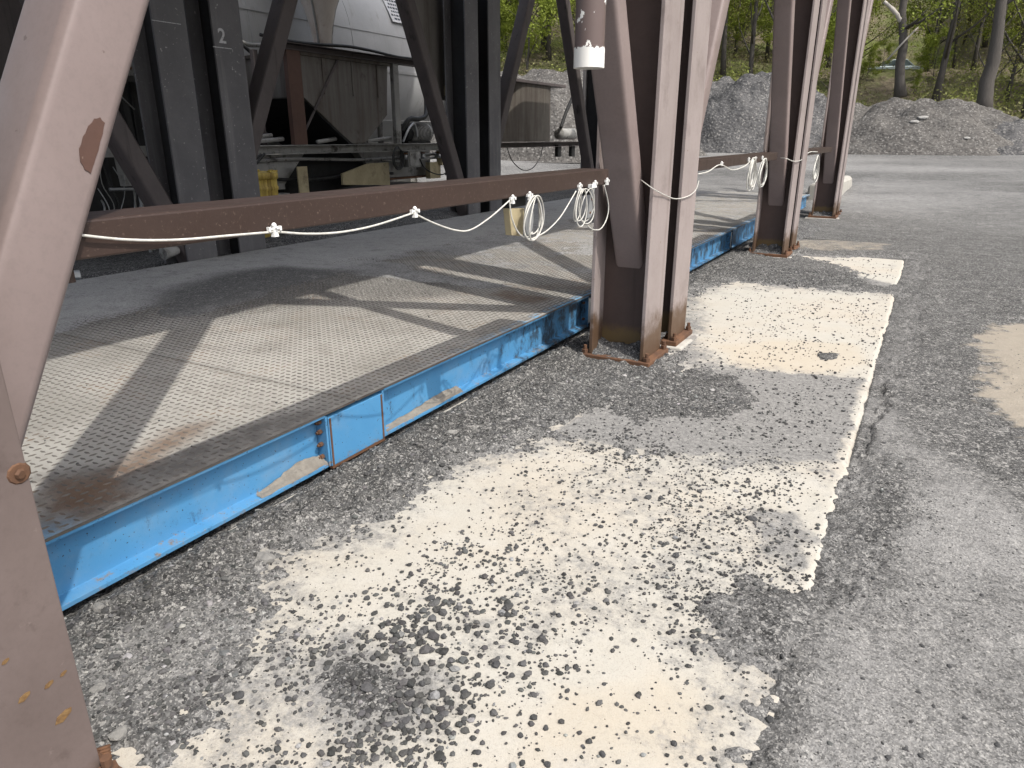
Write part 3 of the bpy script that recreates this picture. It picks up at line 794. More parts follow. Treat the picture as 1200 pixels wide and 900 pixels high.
# side beams, one per module
XF, XW = DECK_X0 + 0.004, DECK_X0 - 0.065
def side_beam(y0, y1):
    m = MB()
    prof = [(XW - 0.012, 0.012), (XW - 0.012, 0.286), (XF - 0.15, 0.286), (XF - 0.15, 0.2975), (XF, 0.2975), (XF, 0.284), (XW, 0.280), (XW, 0.030), (XF - 0.006, 0.024), (XF - 0.006, 0.004), (XF - 0.15, 0.004), (XF - 0.15, 0.012)]
    m.prism(prof, 'y', y0, y1)
    return m.build('side_beam', 'blue', scale_t, bevel=0.002)
beams = [side_beam(DECK_Y0, 2.462), side_beam(2.935, 5.80), side_beam(5.93, 11.16), side_beam(11.30, DECK_Y1)]
def end_plate(y, w=0.014, top=0.289):
    m = MB(); m.box(XW - 0.01, XF - 0.002, y, y + w, 0.006, top)
    return m.build('end_plate', 'blue', scale_t, bevel=0.002)
for y in (2.464, 2.919, 5.802, 5.914, 11.162, 11.284): end_plate(y)
def bolt(y, z, parent, x=XW + 0.03, dy=-1):
    m = MB(); m.tube([(x, y, z), (x, y + dy * 0.022, z)], 0.013, 6)
    m.tube([(x, y + dy * 0.022, z), (x, y + dy * 0.034, z)], 0.007, 6)
    return m.build('bolt', 'rust', parent)
for z in (0.06, 0.13, 0.20, 0.255): bolt(2.463, z, scale_t)
for z in (0.08, 0.23): bolt(5.801, z, scale_t)
m = MB(); m.box(XW + 0.005, XF + 0.001, 2.482, 2.915, 0.002, 0.276); cp = m.build('joint_cover_plate', 'blue', scale_t, bevel=0.003)
m = MB(); m.box(XF - 0.02, XF + 0.004, 2.482, 2.915, -0.012, 0.001); m.build('cover_lip', 'rust', cp)
for y in (2.487, 2.899):
    m = MB(); m.box(XF - 0.001, XF + 0.004, y, y + 0.012, 0.004, 0.272); m.build('cover_edge', 'rust', cp)
m = MB(); m.box(XW + 0.02, XF - 0.012, 5.835, 5.905, 0.03, 0.262); m.build('joint_strap', 'galv', scale_t, bevel=0.003)
m = MB(); m.box(XW + 0.02, XF - 0.012, 11.195, 11.27, 0.03, 0.262); m.build('joint_strap', 'galv', scale_t, bevel=0.003)
# thin rusty lip of the deck plate along the beam
m = MB(); m.box(XF - 0.012, XF + 0.002, DECK_Y0, 2.69, 0.2985, 0.3085); m.build('edge_lip', 'lug', scale_t)
m = MB(); m.box(XF - 0.012, XF + 0.002, 2.71, 5.85, 0.2985, 0.3085); m.build('edge_lip', 'lug', scale_t)
m = MB(); m.box(XF - 0.012, XF + 0.002, 5.87, DECK_Y1, 0.2985, 0.3085); m.build('edge_lip', 'lug', scale_t)
m = MB(); m.box(DECK_X1, DECK_X1 + 0.02, DECK_Y0, DECK_Y1, 0.0, 0.296); m.build('far_side_beam', 'blue', scale_t)
# dried mud lumps on the bottom flange at the module joints
def mud_lump(y0, y1, hgt, seed, parent):
    n, k = 26, 8
    u = np.linspace(0, 1, n); w = np.linspace(0, 1, k)
    U, V = np.meshgrid(u, w, indexing='ij'); a, b = U.ravel(), V.ravel()
    yy = y0 + (y1 - y0) * a
    hh = hgt * (0.15 + 0.85 * a ** 1.5) * (1 + 0.5 * fbm(a, b, 6, 3, seed)) * np.sin(np.clip(a, 0.02, 0.985) * math.pi) ** 0.25
    xx = (XF - 0.008) - (0.055) * b + 0.01 * fbm(a, b, 9, 3, seed + 2)
    zz = 0.026 + hh * b ** 0.7 + 0.012 * fbm(a, b, 14, 3, seed + 4) * b
    o = np_mesh('mud_lump', np.stack([xx, yy, zz], -1), grid_faces(n, k), 'mud')
    o.parent = parent; o.location = -scale_t.location - parent.location if parent is not scale_t else -scale_t.location
    return o
mud_lump(2.02, 2.46, 0.085, 5, scale_t); mud_lump(2.95, 3.75, 0.05, 9, scale_t)
# asphalt fines lying on the deck
ddx = np.arange(-7.12, -2.50, 0.035); ddy = np.arange(0.6, 19.2, 0.045)
DX, DY = np.meshgrid(ddx, ddy, indexing='ij'); ax2, ay2 = DX.ravel(), DY.ravel()
mA = fbm(ax2, ay2, 1.2, 5, 91); mB = fbm(ax2, ay2, 8, 4, 95); mC = fbm(ax2, ay2, 30, 2, 99)
A1 = P([(150, 372), (200, 345), (250, 325), (310, 312), (430, 300), (520, 318), (600, 335), (560, 338), (470, 332), (400, 322), (340, 335), (290, 352), (240, 372), (190, 382)], DECK_Z)
sA = poly_sd(ax2, ay2, A1) + 0.25 * mA + 0.10 * mB
hh = 0.016 * sstep(0.10, -0.35, sA) - 0.006
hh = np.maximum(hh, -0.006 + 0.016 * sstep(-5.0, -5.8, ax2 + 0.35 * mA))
hh = np.maximum(hh, -0.006 + 0.014 * sstep(6.3, 7.6, ay2 + 0.6 * mA) * sstep(-2.5, -3.1, ax2) * sstep(-0.45, 0.15, mA + 0.4 * mB))
hh = hh + 0.0035 * mB + 0.0015 * mC
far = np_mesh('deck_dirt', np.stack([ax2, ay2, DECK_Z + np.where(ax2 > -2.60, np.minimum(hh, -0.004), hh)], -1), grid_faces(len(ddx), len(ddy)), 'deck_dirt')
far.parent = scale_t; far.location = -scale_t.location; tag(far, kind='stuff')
blk = sstep(0.25, -0.25, poly_sd(ax2, ay2, P([(150, 372), (200, 342), (260, 322), (330, 312), (420, 318), (380, 335), (300, 345), (250, 362), (200, 378)], DECK_Z)) + 0.2 * mA)
set_attr(far, 'dust', np.clip(0.9 * sstep(-4.9, -5.7, ax2 + 0.2 * mA) + 0.3 * sstep(0.0, 0.5, mA) - 0.9 * blk, 0, 1)); set_attr(far, 'black', blk); set_attr(far, 'silt', np.clip(0.45 * sstep(7, 9, ay2) * sstep(-6, -4.5, ax2), 0, 1))  # dust raised over the far half to lift its shade by colour

# ================================================================== COLUMNS
FLW, TF, TW, DEP = 0.40, 0.028, 0.02, 0.44
COL_TOP = 4.9
def hss(p0, p1, w, d, rad=0.03, n=4, cut_y=None):
    """rounded square tube from p0 to p1, lying in the Y-Z plane; w in that plane, d across X; foot cut flush on the plane Y = cut_y"""
    p0, p1 = Vector(p0), Vector(p1); ax = (p1 - p0).normalized()
    ux = Vector((1, 0, 0)); uy = ax.cross(ux).normalized()
    ring = []
    for cx_, cy_, a0 in ((1, 1, 0), (-1, 1, 90), (-1, -1, 180), (1, -1, 270)):
        for k in range(n + 1):
            a = R(a0 + 90 * k / n)
            ring.append(((d / 2 - rad) * cx_ + rad * math.cos(a), (w / 2 - rad) * cy_ + rad * math.sin(a)))
    r0 = [p0 + ux * a + uy * b for a, b in ring]; r1 = [p1 + ux * a + uy * b for a, b in ring]
    if cut_y is not None:
        r0 = [p + ax * ((cut_y - p.y) / ax.y) for p in r0]
    m = MB(); m.loft([r0, r1])
    return m
def h_section(root, xf, sgn, yc, mats, z0=0.05, low_stop=None):
    """xf: outer flange face, sgn: direction towards the row's inside"""
    y0, y1 = yc - FLW / 2, yc + FLW / 2
    for a, b in ((0, TF), (DEP - TF, DEP)):
        m = MB(); xa, xb = xf + sgn * a, xf + sgn * b
        m.box(min(xa, xb), max(xa, xb), y0, y1, z0, COL_TOP); m.build('flange', mats[0], root, bevel=0.004)
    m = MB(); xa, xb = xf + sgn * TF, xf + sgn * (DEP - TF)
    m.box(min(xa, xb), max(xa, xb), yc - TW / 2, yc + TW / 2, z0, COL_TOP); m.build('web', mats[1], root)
def base_plate(root, xf, sgn, yc, mat='rust', z0=0.0):
    xa, xb = xf - sgn * 0.06, xf + sgn * (DEP + 0.06)
    m = MB(); m.box(min(xa, xb) - 0.05, max(xa, xb) + 0.05, yc - 0.26, yc + 0.26, z0 - 0.02, z0 + 0.022); m.build('grout_pad', 'grout', root, bevel=0.012)
    m = MB(); m.box(min(xa, xb), max(xa, xb), yc - 0.235, yc + 0.235, z0 + 0.0225, z0 + 0.062); bp = m.build('base_plate', mat, root, bevel=0.006)
    for ay in (-0.2, 0.2):
        for xx in (xf - sgn * 0.03, xf + sgn * (DEP + 0.03)):
            m = MB(); m.tube([(xx, yc + ay, z0 + 0.0625), (xx, yc + ay, z0 + 0.092)], 0.026, 6); m.tube([(xx, yc + ay, z0 + 0.092), (xx, yc + ay, z0 + 0.125)], 0.014, 8)
            m.build('anchor_nut', mat, bp)
def dirt_heap(root, x0, x1, y0, y1, hgt, seed, z0):
    n = 16
    u = np.linspace(0, 1, n); U, V = np.meshgrid(u, u, indexing='ij'); a, b = U.ravel(), V.ravel()
    zz = z0 + hgt * b * (0.75 + 0.5 * fbm(a, b, 4, 3, seed)) + 0.02 * fbm(a, b, 12, 2, seed + 1) - 0.02 * (b < 0.01)
    o = np_mesh('dirt_heap', np.stack([x0 + (x1 - x0) * a, y0 + (y1 - y0) * b, zz], -1), grid_faces(n, n), 'spill')
    o.parent = root; o.location = -root.location; tag(o, kind='stuff')

XN = -1.65
def near_column(y_first, label, h2=0.67, up_left=True, up_right=True, bottom=0.0, heap=True):
    ya = y_first + FLW / 2; yb = ya + h2
    root = empty('steel_column', (XN - DEP / 2, (ya + yb) / 2, 0), label, 'column', 'brown columns along the near side of the scale')
    xc = XN - DEP / 2
    for yc in (ya, yb):
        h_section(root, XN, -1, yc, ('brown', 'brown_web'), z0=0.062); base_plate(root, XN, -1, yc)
    bw = 0.18
    if up_left:      # outer edge of the brace: offset 0.27 from the web at z 1.29, leaning 0.45 per metre
        sl = 0.45; hw = bw / 2 * math.hypot(1, sl); yc_ = lambda z: ya - (0.27 + sl * (z - 1.29)) + hw
        hss((xc, yc_(1.0), 1.0), (xc, yc_(4.85), 4.85), bw, 0.22, cut_y=ya - 0.012).build('brace', 'brown_brace', root)
    if up_right:
        sl = 0.51; hw = bw / 2 * math.hypot(1, sl); yc_ = lambda z: yb + (0.31 + sl * (z - 1.055)) - hw
        hss((xc, yc_(1.0), 1.0), (xc, yc_(4.85), 4.85), bw, 0.22, cut_y=yb + 0.012).build('brace', 'brown_brace', root)
    if heap:
        dirt_heap(root, XN - 0.03, XN - DEP + 0.03, ya - FLW / 2 - 0.03, ya - 0.015, 0.13, int(abs(y_first) * 7) + 3, 0.05)
        dirt_heap(root, XN - 0.03, XN - DEP + 0.03, ya + FLW / 2 - 0.06, yb - FLW / 2 + 0.05, 0.08, int(abs(y_first) * 7) + 5, 0.06)
    return root
colF = near_column(-0.36, 'pinkish brown column with big square brace, cut off at the left edge', h2=0.67, up_left=False, heap=False)
for o in colF.children:
    if o.name.startswith('flange'): o.data.materials[0] = MAT['brown_dirty']
colA = near_column(4.88, 'nearest full brown double column standing at the middle of the scale')
colB = near_column(10.72, 'second brown double column, right of the middle one')
colC = near_column(16.55, 'farthest brown double column beside the pale concrete block')
XD = -7.14
def far_column(y_first, label, gap=0.73, left=True, right=True):
    global DEP
    ya = y_first + FLW / 2; yb = ya + gap
    root = empty('steel_column', (XD - DEP / 2, (ya + yb) / 2, 0.2), label, 'column', 'sooty columns along the far side of the scale')
    for yc in (ya, yb):
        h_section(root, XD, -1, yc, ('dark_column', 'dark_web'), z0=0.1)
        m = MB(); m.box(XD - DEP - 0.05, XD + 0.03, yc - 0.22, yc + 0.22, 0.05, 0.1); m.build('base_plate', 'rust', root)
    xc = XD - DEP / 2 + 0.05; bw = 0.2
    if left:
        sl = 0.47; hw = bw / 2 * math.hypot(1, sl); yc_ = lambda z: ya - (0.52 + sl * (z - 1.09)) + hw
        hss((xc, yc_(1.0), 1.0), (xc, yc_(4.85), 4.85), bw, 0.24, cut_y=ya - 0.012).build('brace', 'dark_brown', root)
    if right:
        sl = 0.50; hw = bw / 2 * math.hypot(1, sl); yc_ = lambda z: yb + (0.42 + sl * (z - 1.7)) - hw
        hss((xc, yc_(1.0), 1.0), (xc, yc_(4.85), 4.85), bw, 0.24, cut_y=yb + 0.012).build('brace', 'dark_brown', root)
    return root
colD = far_column(5.16, 'sooty double column with a stencilled white 2 beyond the scale')
colE = far_column(10.98, 'sooty grey double column beyond the scale with a rusty plate leaning on its brace', gap=0.75)
colG = far_column(16.75, 'farthest sooty column, half hidden behind the middle brown column', gap=0.75)

for rt in (colF, colA, colB, colC, colD, colE, colG):
    for o in rt.children:
        if o.name.startswith('brace') and 'shoe' not in o.name:
            for p in o.data.polygons: p.use_smooth = True
            try:
                o.data.set_sharp_from_angle(angle=R(60))
            except Exception: pass


# overhead platform and silos that shade the far half of the place (above the frame)
plat = empty('silo_platform', (-4.4, 6.0, 4.9), 'steel platform carried overhead by the two rows of columns', 'platform')
for x in (-1.87, -7.36):
    m = MB(); m.box(x - 0.2, x + 0.2, -4.0, 18.2, 4.905, 5.4); m.build('edge_beam', 'tank_light', plat)
for y in np.arange(-3.5, 18.5, 2.43):
    m = MB(); m.box(-7.155, -2.075, y - 0.15, y + 0.15, 4.95, 5.35); m.build('cross_beam', 'tank_light', plat)
m = MB(); m.box(-5.5, -1.62, -4.2, 18.3, 5.405, 5.46); m.build('floor_plate', 'tank_light', plat)  # unseen; stops short and is pale so more light reaches the shade below
for i, y in enumerate((-1.2, 4.4, 10.0)):
    m = MB(); m.lathe([(0.5, 5.47), (2.65, 7.6), (2.65, 15.5), (0.6, 16.6)], (-4.2, y, 0), 32)
    tag(m.build('storage_silo', 'tank_light', origin=(-4.2, y, 5.47), smooth=False), ['tall grey storage silo overhead, nearest the camera', 'tall grey storage silo overhead in the middle', 'tall grey storage silo overhead, farthest along the scale'][i], 'silo')

# paint patches and marks on the braces and columns
def plate_poly(name, pts_yz, x, mat, parent, t=0.0015):
    m = MB(); m.prism(pts_yz, 'x', x, x + t); return m.build(name, mat, parent)
def blob(c, pts):
    return [(c[0] + a, c[1] + b) for a, b in pts]
brx = XN - DEP / 2 + 0.11      # outer face of braces
pp = [onx(px, py, brx) for px, py in [(113, 139), (110, 139), (108, 143), (103, 148), (100, 156), (97, 160), (95, 169), (92.5, 174), (93, 182), (94, 190), (97, 194), (99, 199), (103, 201), (106, 203.5), (107.5, 198), (110, 191), (112, 184), (115, 176), (117, 166), (120, 157), (121, 149), (122.5, 144), (119, 141), (117, 137.5)]]
plate_poly('paint_patch', [(p[1], p[2]) for p in pp], brx + 0.0005, 'brown_patch', colF)
for px, py, s in ((74, 839, 1.5), (57, 802, 0.8), (28, 817, 1.0), (74, 789, 0.6), (6, 775, 0.6)):
    p = onx(px, py, XN); r = 0.013 * s
    plate_poly('paint_chip', blob((p[1], p[2]), [(-1.1 * r, -.5 * r), (-.2 * r, -.75 * r), (1.0 * r, .0), (1.1 * r, .55 * r), (.4 * r, .7 * r), (-.7 * r, .35 * r)]), XN + 0.0004, 'gold', colF)
p = onx(22, 555, XN)
m = MB(); m.tube([(XN - 0.002, p[1], p[2]), (XN + 0.003, p[1], p[2])], [0.027, 0.022], 11); m.tube([(XN + 0.003, p[1], p[2]), (XN + 0.010, p[1] + 0.002, p[2] - 0.001)], [0.013, 0.010], 6); m.build('flange_bolt', 'rust', colF)

# stencilled 2 on column D
def text_mesh(txt, size, name, mat, parent, loc, rot, extr=0.001):
    cu = bpy.data.curves.new('lettering', 'FONT'); cu.body = txt; cu.size = size; cu.extrude = extr; cu.align_x = 'CENTER'; cu.align_y = 'CENTER'
    cu.offset = size * 0.018
    tmp = bpy.data.objects.new('lettering_tmp', cu); COL.objects.link(tmp)
    dg = bpy.context.evaluated_depsgraph_get(); me = bpy.data.meshes.new_from_object(tmp.evaluated_get(dg))
    bpy.data.objects.remove(tmp); me.materials.clear(); me.materials.append(MAT[mat])
    ob = bpy.data.objects.new(name, me); COL.objects.link(ob); ob.parent = parent
    ob.location = Vector(loc) - parent.location; ob.rotation_euler = rot
    return ob
p2 = onx(260, 43, XD)
text_mesh('2', 0.21, 'stencilled_number', 'stencil', colD, (XD + 0.002, p2[1], p2[2]), (R(90), 0, R(90)))
m = MB(); pl = onx(261, 56, XD); m.box(XD + 0.0005, XD + 0.002, pl[1] - 0.13, pl[1] + 0.12, pl[2] - 0.004, pl[2] + 0.004); m.build('chalk_line', 'stencil', colD)
m = MB(); pl = onx(195, 26, XD); m.box(XD + 0.0005, XD + 0.002, pl[1] - 0.17, pl[1] + 0.17, pl[2] - 0.003, pl[2] + 0.003); m.build('chalk_line', 'stencil', colD)
# rusty plate on the near brace of E
m = MB(); q = [onx(px, py, -7.75) for px, py in [(474, -14), (542, -14), (541, 122), (514, 116)]]
m.prism([(p[1], p[2]) for p in q], 'x', -7.80, -7.77); m.build('leaning_plate', 'hopper', colE)
m = MB(); c = onx(530, 104, -7.7); m.lathe([(0.02, 0.18), (0.10, 0.12), (0.16, 0.02), (0.17, -0.12)], (-7.72, c[1], c[2]), 12); m.build('duct_boot', 'cream', colE, smooth=True)

# ================================================================== RAILS, CABLES
RX = -1.80   # outer face of the rails
def rail(y0, y1, label):
    root = empty('guard_rail', (RX - 0.1, (y0 + y1) / 2, 1.36), label, 'rail', 'brown rails between the near columns')
    m = MB()
    prof = [(RX, 1.36), (RX, 1.455), (RX - 0.2, 1.455), (RX - 0.2, 1.36)]
    m.prism(prof, 'y', y0, y1); m.build('rail_bar', 'brown_rail', root, bevel=0.006)
    return root
# brace faces at z=1.4
def brace_y(root_first, side, z):
    return None
ra = rail(0.86, 4.42, 'long brown steel rail from the left brace to the middle column')
rb = rail(6.50, 10.22, 'brown steel rail between the middle and second columns')
rc = rail(12.3, 16.05, 'short looking brown rail between the two farthest columns')
m = MB(); m.box(RX - 0.16, RX - 0.02, 0.80, 0.99, 1.305, 1.358); m.build('rail_bracket', 'brown_rail', ra)

def spline(pts, n=8):
    pts = [Vector(p) for p in pts]; out = []
    for i in range(len(pts) - 1):
        p0 = pts[max(i - 1, 0)]; p1 = pts[i]; p2 = pts[i + 1]; p3 = pts[min(i + 2, len(pts) - 1)]
        for k in range(n):
            t = k / n
            out.append(0.5 * ((2 * p1) + (-p0 + p2) * t + (2 * p0 - 5 * p1 + 4 * p2 - p3) * t * t + (-p0 + 3 * p1 - 3 * p2 + p3) * t ** 3))
    out.append(pts[-1]); return out
def pxline(pts, X):
    return [onx(a, b, X) for a, b in pts]
CX = RX + 0.012
def clip(y, z, parent, x=RX):
    m = MB(); k = 0.72
    m.tube([(x + 0.001, y, z + 0.010), (x + 0.030, y, z + 0.010)], 0.0045, 8)
    m.prism([(y - 0.013 * k, z - 0.026 * k), (y + 0.013 * k, z - 0.026 * k), (y + 0.006 * k, z + 0.010), (y - 0.006 * k, z + 0.010)], 'x', x + 0.006, x + 0.022)
    m.tube([(x + 0.014, y - 0.024, z + 0.006), (x + 0.014, y + 0.024, z + 0.006)], 0.0038, 8)
    m.box(x + 0.008, x + 0.02, y - 0.026, y - 0.019, z - 0.001, z + 0.013); m.box(x + 0.008, x + 0.02, y + 0.019, y + 0.026, z - 0.001, z + 0.013)
    m.lathe([(0.003, 0.0), (0.008, 0.005), (0.008, 0.010), (0.003, 0.015)], (x + 0.014, y, z + 0.010), 10)
    return m.build('insulator_clip', 'white_plastic', parent)
def coil(cx_, cy_, w, hgt, n, parent, X, r=0.0035, seed=1, tilt=0.0):
    rnd = random.Random(seed); c = onx(cx_, cy_, X)
    for k in range(n):
        a = w * rnd.uniform(0.65, 1.15); b = hgt * rnd.uniform(0.86, 1.08); dy = rnd.uniform(-.25, .25) * w; off = rnd.uniform(0, 0.03); sk = rnd.uniform(-.25, .25) * w
        pts = [(X + off + 0.012 * math.sin(q + k), c[1] + dy + a * math.sin(q) * (1 - 0.25 * math.cos(q)) + sk * math.cos(q), c[2] + (hgt - b) + b * math.cos(q)) for q in np.linspace(0, 2 * math.pi, 41)]
        MB().tube(pts, r, 6).build('coil_loop', 'cable', parent, smooth=True)

cb1 = empty('white_cable', (CX, 2.6, 1.36), 'white sagging cable clipped along the nearest brown rail, with hanging coils', 'cable')
path = [onx(84, 274, RX - 0.03), *pxline([(90, 275), (150, 281), (210, 281), (270, 276), (318, 272)], CX)]
MB().tube(spline(path), 0.0038, 8).build('cable_run', 'cable', cb1, smooth=True)
MB().tube(spline(pxline([(318, 271), (360, 274), (400, 272), (440, 264), (483, 250)], CX)), 0.0038, 8).build('cable_run', 'cable', cb1, smooth=True)
MB().tube(spline(pxline([(483, 249), (510, 262), (535, 270), (552, 269), (574, 255), (597, 235)], CX)), 0.0038, 8).build('cable_run', 'cable', cb1, smooth=True)
MB().tube(spline(pxline([(621, 281), (640, 271), (656, 255), (668, 236), (675, 224)], CX)), 0.0038, 8).build('cable_run', 'cable', cb1, smooth=True)
MB().tube(spline(pxline([(597, 236), (600, 256), (607, 272), (616, 278), (624, 272)], CX)), 0.0038, 8).build('cable_run', 'cable', cb1, smooth=True)
MB().tube(spline(pxline([(688, 264), (695, 269), (704, 268), (711, 256), (713, 240), (708, 217)], CX)), 0.0038, 8).build('cable_run', 'cable', cb1, smooth=True)
for px, py in ((318, 270), (483, 249), (598, 234), (618, 230), (677, 219), (695, 216), (709, 213)):
    p = onx(px, py, RX); clip(p[1], p[2], cb1)
coil(622, 256, 0.10, 0.115, 4, cb1, CX, r=0.0040, seed=3)
pl_ = onx(620, 256, CX + 0.006); MB().prism([(pl_[1] + 0.045 * math.sin(q), pl_[2] + 0.085 * math.cos(q)) for q in np.linspace(0, 2 * math.pi, 25)[:-1]], 'x', CX + 0.002, CX + 0.008).build('oval_tag', 'galv', cb1)
coil(676, 243, 0.05, 0.105, 3, cb1, CX, seed=5)
coil(686, 241, 0.08, 0.10, 2, cb1, CX, seed=6)
def bracket(px0, py0, px1, py1, wpx, X, label):
    a, b = onx(px0, py0, X), onx(px1, py1, X)
    root = empty('hanging_bracket', a, label, 'bracket')
    w = 0.035 * wpx
    m = MB(); m.prism([(a[1] - w / 2, a[2]), (a[1] + w / 2, a[2]), (b[1] + w / 2, b[2]), (b[1] - w / 2, b[2])], 'x', X, X + 0.004)
    bp_ = m.build('bracket_plate', 'galv', root)
    m = MB(); m.prism([(a[1] - w / 2, a[2]), (a[1] + w / 2, a[2]), (a[1] + w / 2, a[2] - 0.02), (a[1] - w / 2, a[2] - 0.02)], 'x', RX + 0.001, X + 0.006); m.build('bracket_tab', 'white_plastic', root)
    for t in (0.45, 0.85):
        c = a + (b - a) * t; MB().tube([(X + 0.004, c[1], c[2]), (X + 0.008, c[1], c[2])], 0.007, 8).build('bracket_screw', 'rust', bp_)
    return root
bracket(695, 216, 690, 255, 1.6, CX + 0.01, 'narrow galvanised strip hanging from the rail beside the middle column')
jb = empty('junction_box', onx(607, 258, CX - 0.05), 'small cream box hanging below the rail behind the cable coil', 'box')
q = [onx(px, py, CX - 0.05) for px, py in [(597, 244), (615, 244), (613, 277), (600, 276)]]
m = MB(); m.prism([(p[1], p[2]) for p in q], 'x', CX - 0.09, CX - 0.05); m.build('box_body', 'cream', jb, bevel=0.004)
m = MB(); m.box(CX - 0.09, CX - 0.048, q[0][1] - 0.005, q[1][1] + 0.005, q[0][2], 1.36); m.build('box_strap', 'black', jb)

# wire round column A
cb2 = empty('white_cable', (XN, 5.4, 1.3), 'thin white cable looped across the front of the middle brown column', 'cable')
wp = [onx(750, 210, XN - 0.12), *pxline([(765, 221), (780, 229), (792, 233), (806, 230), (815, 223)], XN + 0.012), onx(819, 212, XN - 0.1)]
MB().tube(spline(wp), 0.0038, 8).build('cable_run', 'cable', cb2, smooth=True)
cb3 = empty('white_cable', (CX, 8.4, 1.36), 'white cable with two big coils on the rail before the second column', 'cable')
MB().tube(spline(pxline([(818, 204), (830, 201), (844, 193), (858, 199), (872, 195), (881, 187)], CX)), 0.0055, 8).build('cable_run', 'cable', cb3, smooth=True)
coil(880, 203, 0.17, 0.17, 5, cb3, CX, r=0.0055, seed=9); coil(893, 202, 0.22, 0.16, 5, cb3, CX, r=0.0055, seed=10)
for px, py in ((844, 192), (876, 187), (884, 186), (892, 185)):
    p = onx(px, py, RX); clip(p[1], p[2], cb3)
cb4 = empty('white_cable', (CX, 14.0, 1.4), 'pale cable bundle hanging near the farthest brown column', 'cable')
wp = [onx(915, 185, XN - 0.1), *pxline([(922, 186), (930, 189), (938, 188)], XN + 0.012), onx(944, 184, XN - 0.1)]
MB().tube(spline(wp), 0.0055, 6).build('cable_run', 'cable', cb4, smooth=True)
coil(940, 195, 0.17, 0.2, 3, cb4, CX, r=0.007, seed=12); coil(955, 198, 0.24, 0.22, 4, cb4, CX, r=0.008, seed=13)
MB().tube(spline(pxline([(936, 184), (944, 181), (950, 178), (958, 178)], CX)), 0.007, 6).build('cable_run', 'cable', cb4, smooth=True)

# downpipe
pb = onx(690, 80, -1.69)
dp = empty('downpipe', (pb[0], pb[1], pb[2]), 'brown painted white plastic pipe end hanging in front of the middle column', 'pipe')
m = MB(); n = 32; r0 = 0.082
m.lathe([(r0 - 0.008, 0.6), (r0 - 0.008, 0.0), (r0, 0.0), (r0, 0.105), (r0 - 0.003, 0.106), (r0 - 0.003, 4.0)], (pb[0], pb[1], pb[2]), n, cap=False)
m.build('pipe', 'pvc', dp, smooth=True, origin=tuple(pb)).data.set_sharp_from_angle(angle=R(40))

# ================================================================== MACHINERY BEYOND THE SCALE
FXP = -9.5
fr = empty('hopper_stand', (FXP, 11.0, 0.3), 'grey steel stand carrying the rust streaked V hopper behind the columns', 'machine stand')
def ybox(name, mat, parent, x0, x1, y0, y1, z0, z1, bevel=0.005):
    return MB().box(min(x0, x1), max(x0, x1), y0, y1, z0, z1).build(name, mat, parent, bevel=bevel)
def chan(name, mat, parent, x, y0, y1, z0, z1, d=0.12, t=0.012):
    prof = [(x, z0), (x, z0 + t), (x - d + t, z0 + t), (x - d + t, z1 - t), (x, z1 - t), (x, z1), (x - d, z1), (x - d, z0)]
    return MB().prism(prof, 'y', y0, y1).build(name, mat, parent)
chan('platform_beam', 'grey_steel', fr, FXP + 0.12, 8.05, 14.5, 1.37, 1.515, d=0.2)
chan('platform_beam', 'grey_steel', fr, FXP - 1.9, 8.05, 14.5, 1.37, 1.515, d=0.2)
chan('top_beam', 'dark_brown', fr, FXP + 0.10, 9.0, 13.2, 2.99, 3.10, d=0.16)
chan('top_beam', 'dark_brown', fr, FXP - 1.8, 9.0, 13.2, 2.99, 3.10, d=0.16)
for y, mt in ((9.16, 'red_leg'), (11.9, 'grey_steel')):
    for x in (FXP + 0.08, FXP - 1.85):
        ybox('post', mt, fr, x, x - 0.09, y, y + 0.30 if mt == 'red_leg' else y + 0.16, 1.517, 2.988)
ybox('post', 'dark_brown', fr, FXP - 0.4, FXP - 0.48, 8.9, 9.0, 1.517, 2.988)
hop = empty('v_hopper', (FXP - 0.8, 10.7, 1.5), 'rust streaked grey hopper with V shaped bottom behind the far columns', 'hopper')
HX0, HX1 = FXP + 0.02, FXP - 1.7
m = MB()
yz = [(9.52, 2.98), (9.52, 2.28), (10.62, 1.53), (11.02, 1.53), (11.72, 2.05), (11.80, 2.98)]
m.prism(yz, 'x', HX1, HX0); m.build('hopper_body', 'hopper', hop, bevel=0.01)
m = MB(); m.prism([(9.50, 2.20), (9.42, 2.26), (10.56, 1.49), (10.66, 1.49)], 'x', HX1, HX0 + 0.05); m.build('hopper_skirt', 'black', hop)
for y in (10.0, 10.75, 11.45):
    ybox('stiffener', 'hopper', hop, HX0 + 0.001, HX0 + 0.02, y, y + 0.03, 2.35, 2.97)
ybox('hopper_rim', 'hopper_rust', hop, HX1 - 0.02, HX0 + 0.05, 9.48, 11.84, 2.93, 2.985)
# chute and conveyor under the stand
cv = empty('conveyor', (FXP - 0.8, 10.6, 0.3), 'dark conveyor under the hopper stand with cream steel side plates', 'conveyor')
m = MB(); m.prism([(9.35, 0.85), (9.75, 1.36), (11.15, 1.36), (11.65, 0.95), (11.65, 0.75), (9.35, 0.6)], 'x', FXP - 1.5, FXP - 0.5); m.build('chute', 'black', cv)
ybox('belt_frame', 'black', cv, FXP - 1.7, FXP - 0.3, 8.6, 14.2, 0.45, 0.62)
ybox('side_plate', 'cream', cv, FXP + 0.0, FXP - 0.03, 9.24, 9.47, 0.70, 1.16)
m = MB(); m.prism([(10.35, 0.80), (10.35, 1.0), (11.1, 1.16), (11.72, 1.16), (11.72, 0.72)], 'x', FXP - 0.05, FXP - 0.01); m.build('side_plate', 'cream', cv)
ybox('side_plate', 'cream', cv, FXP + 0.0, FXP - 0.12, 13.1, 13.5, 0.78, 1.12)
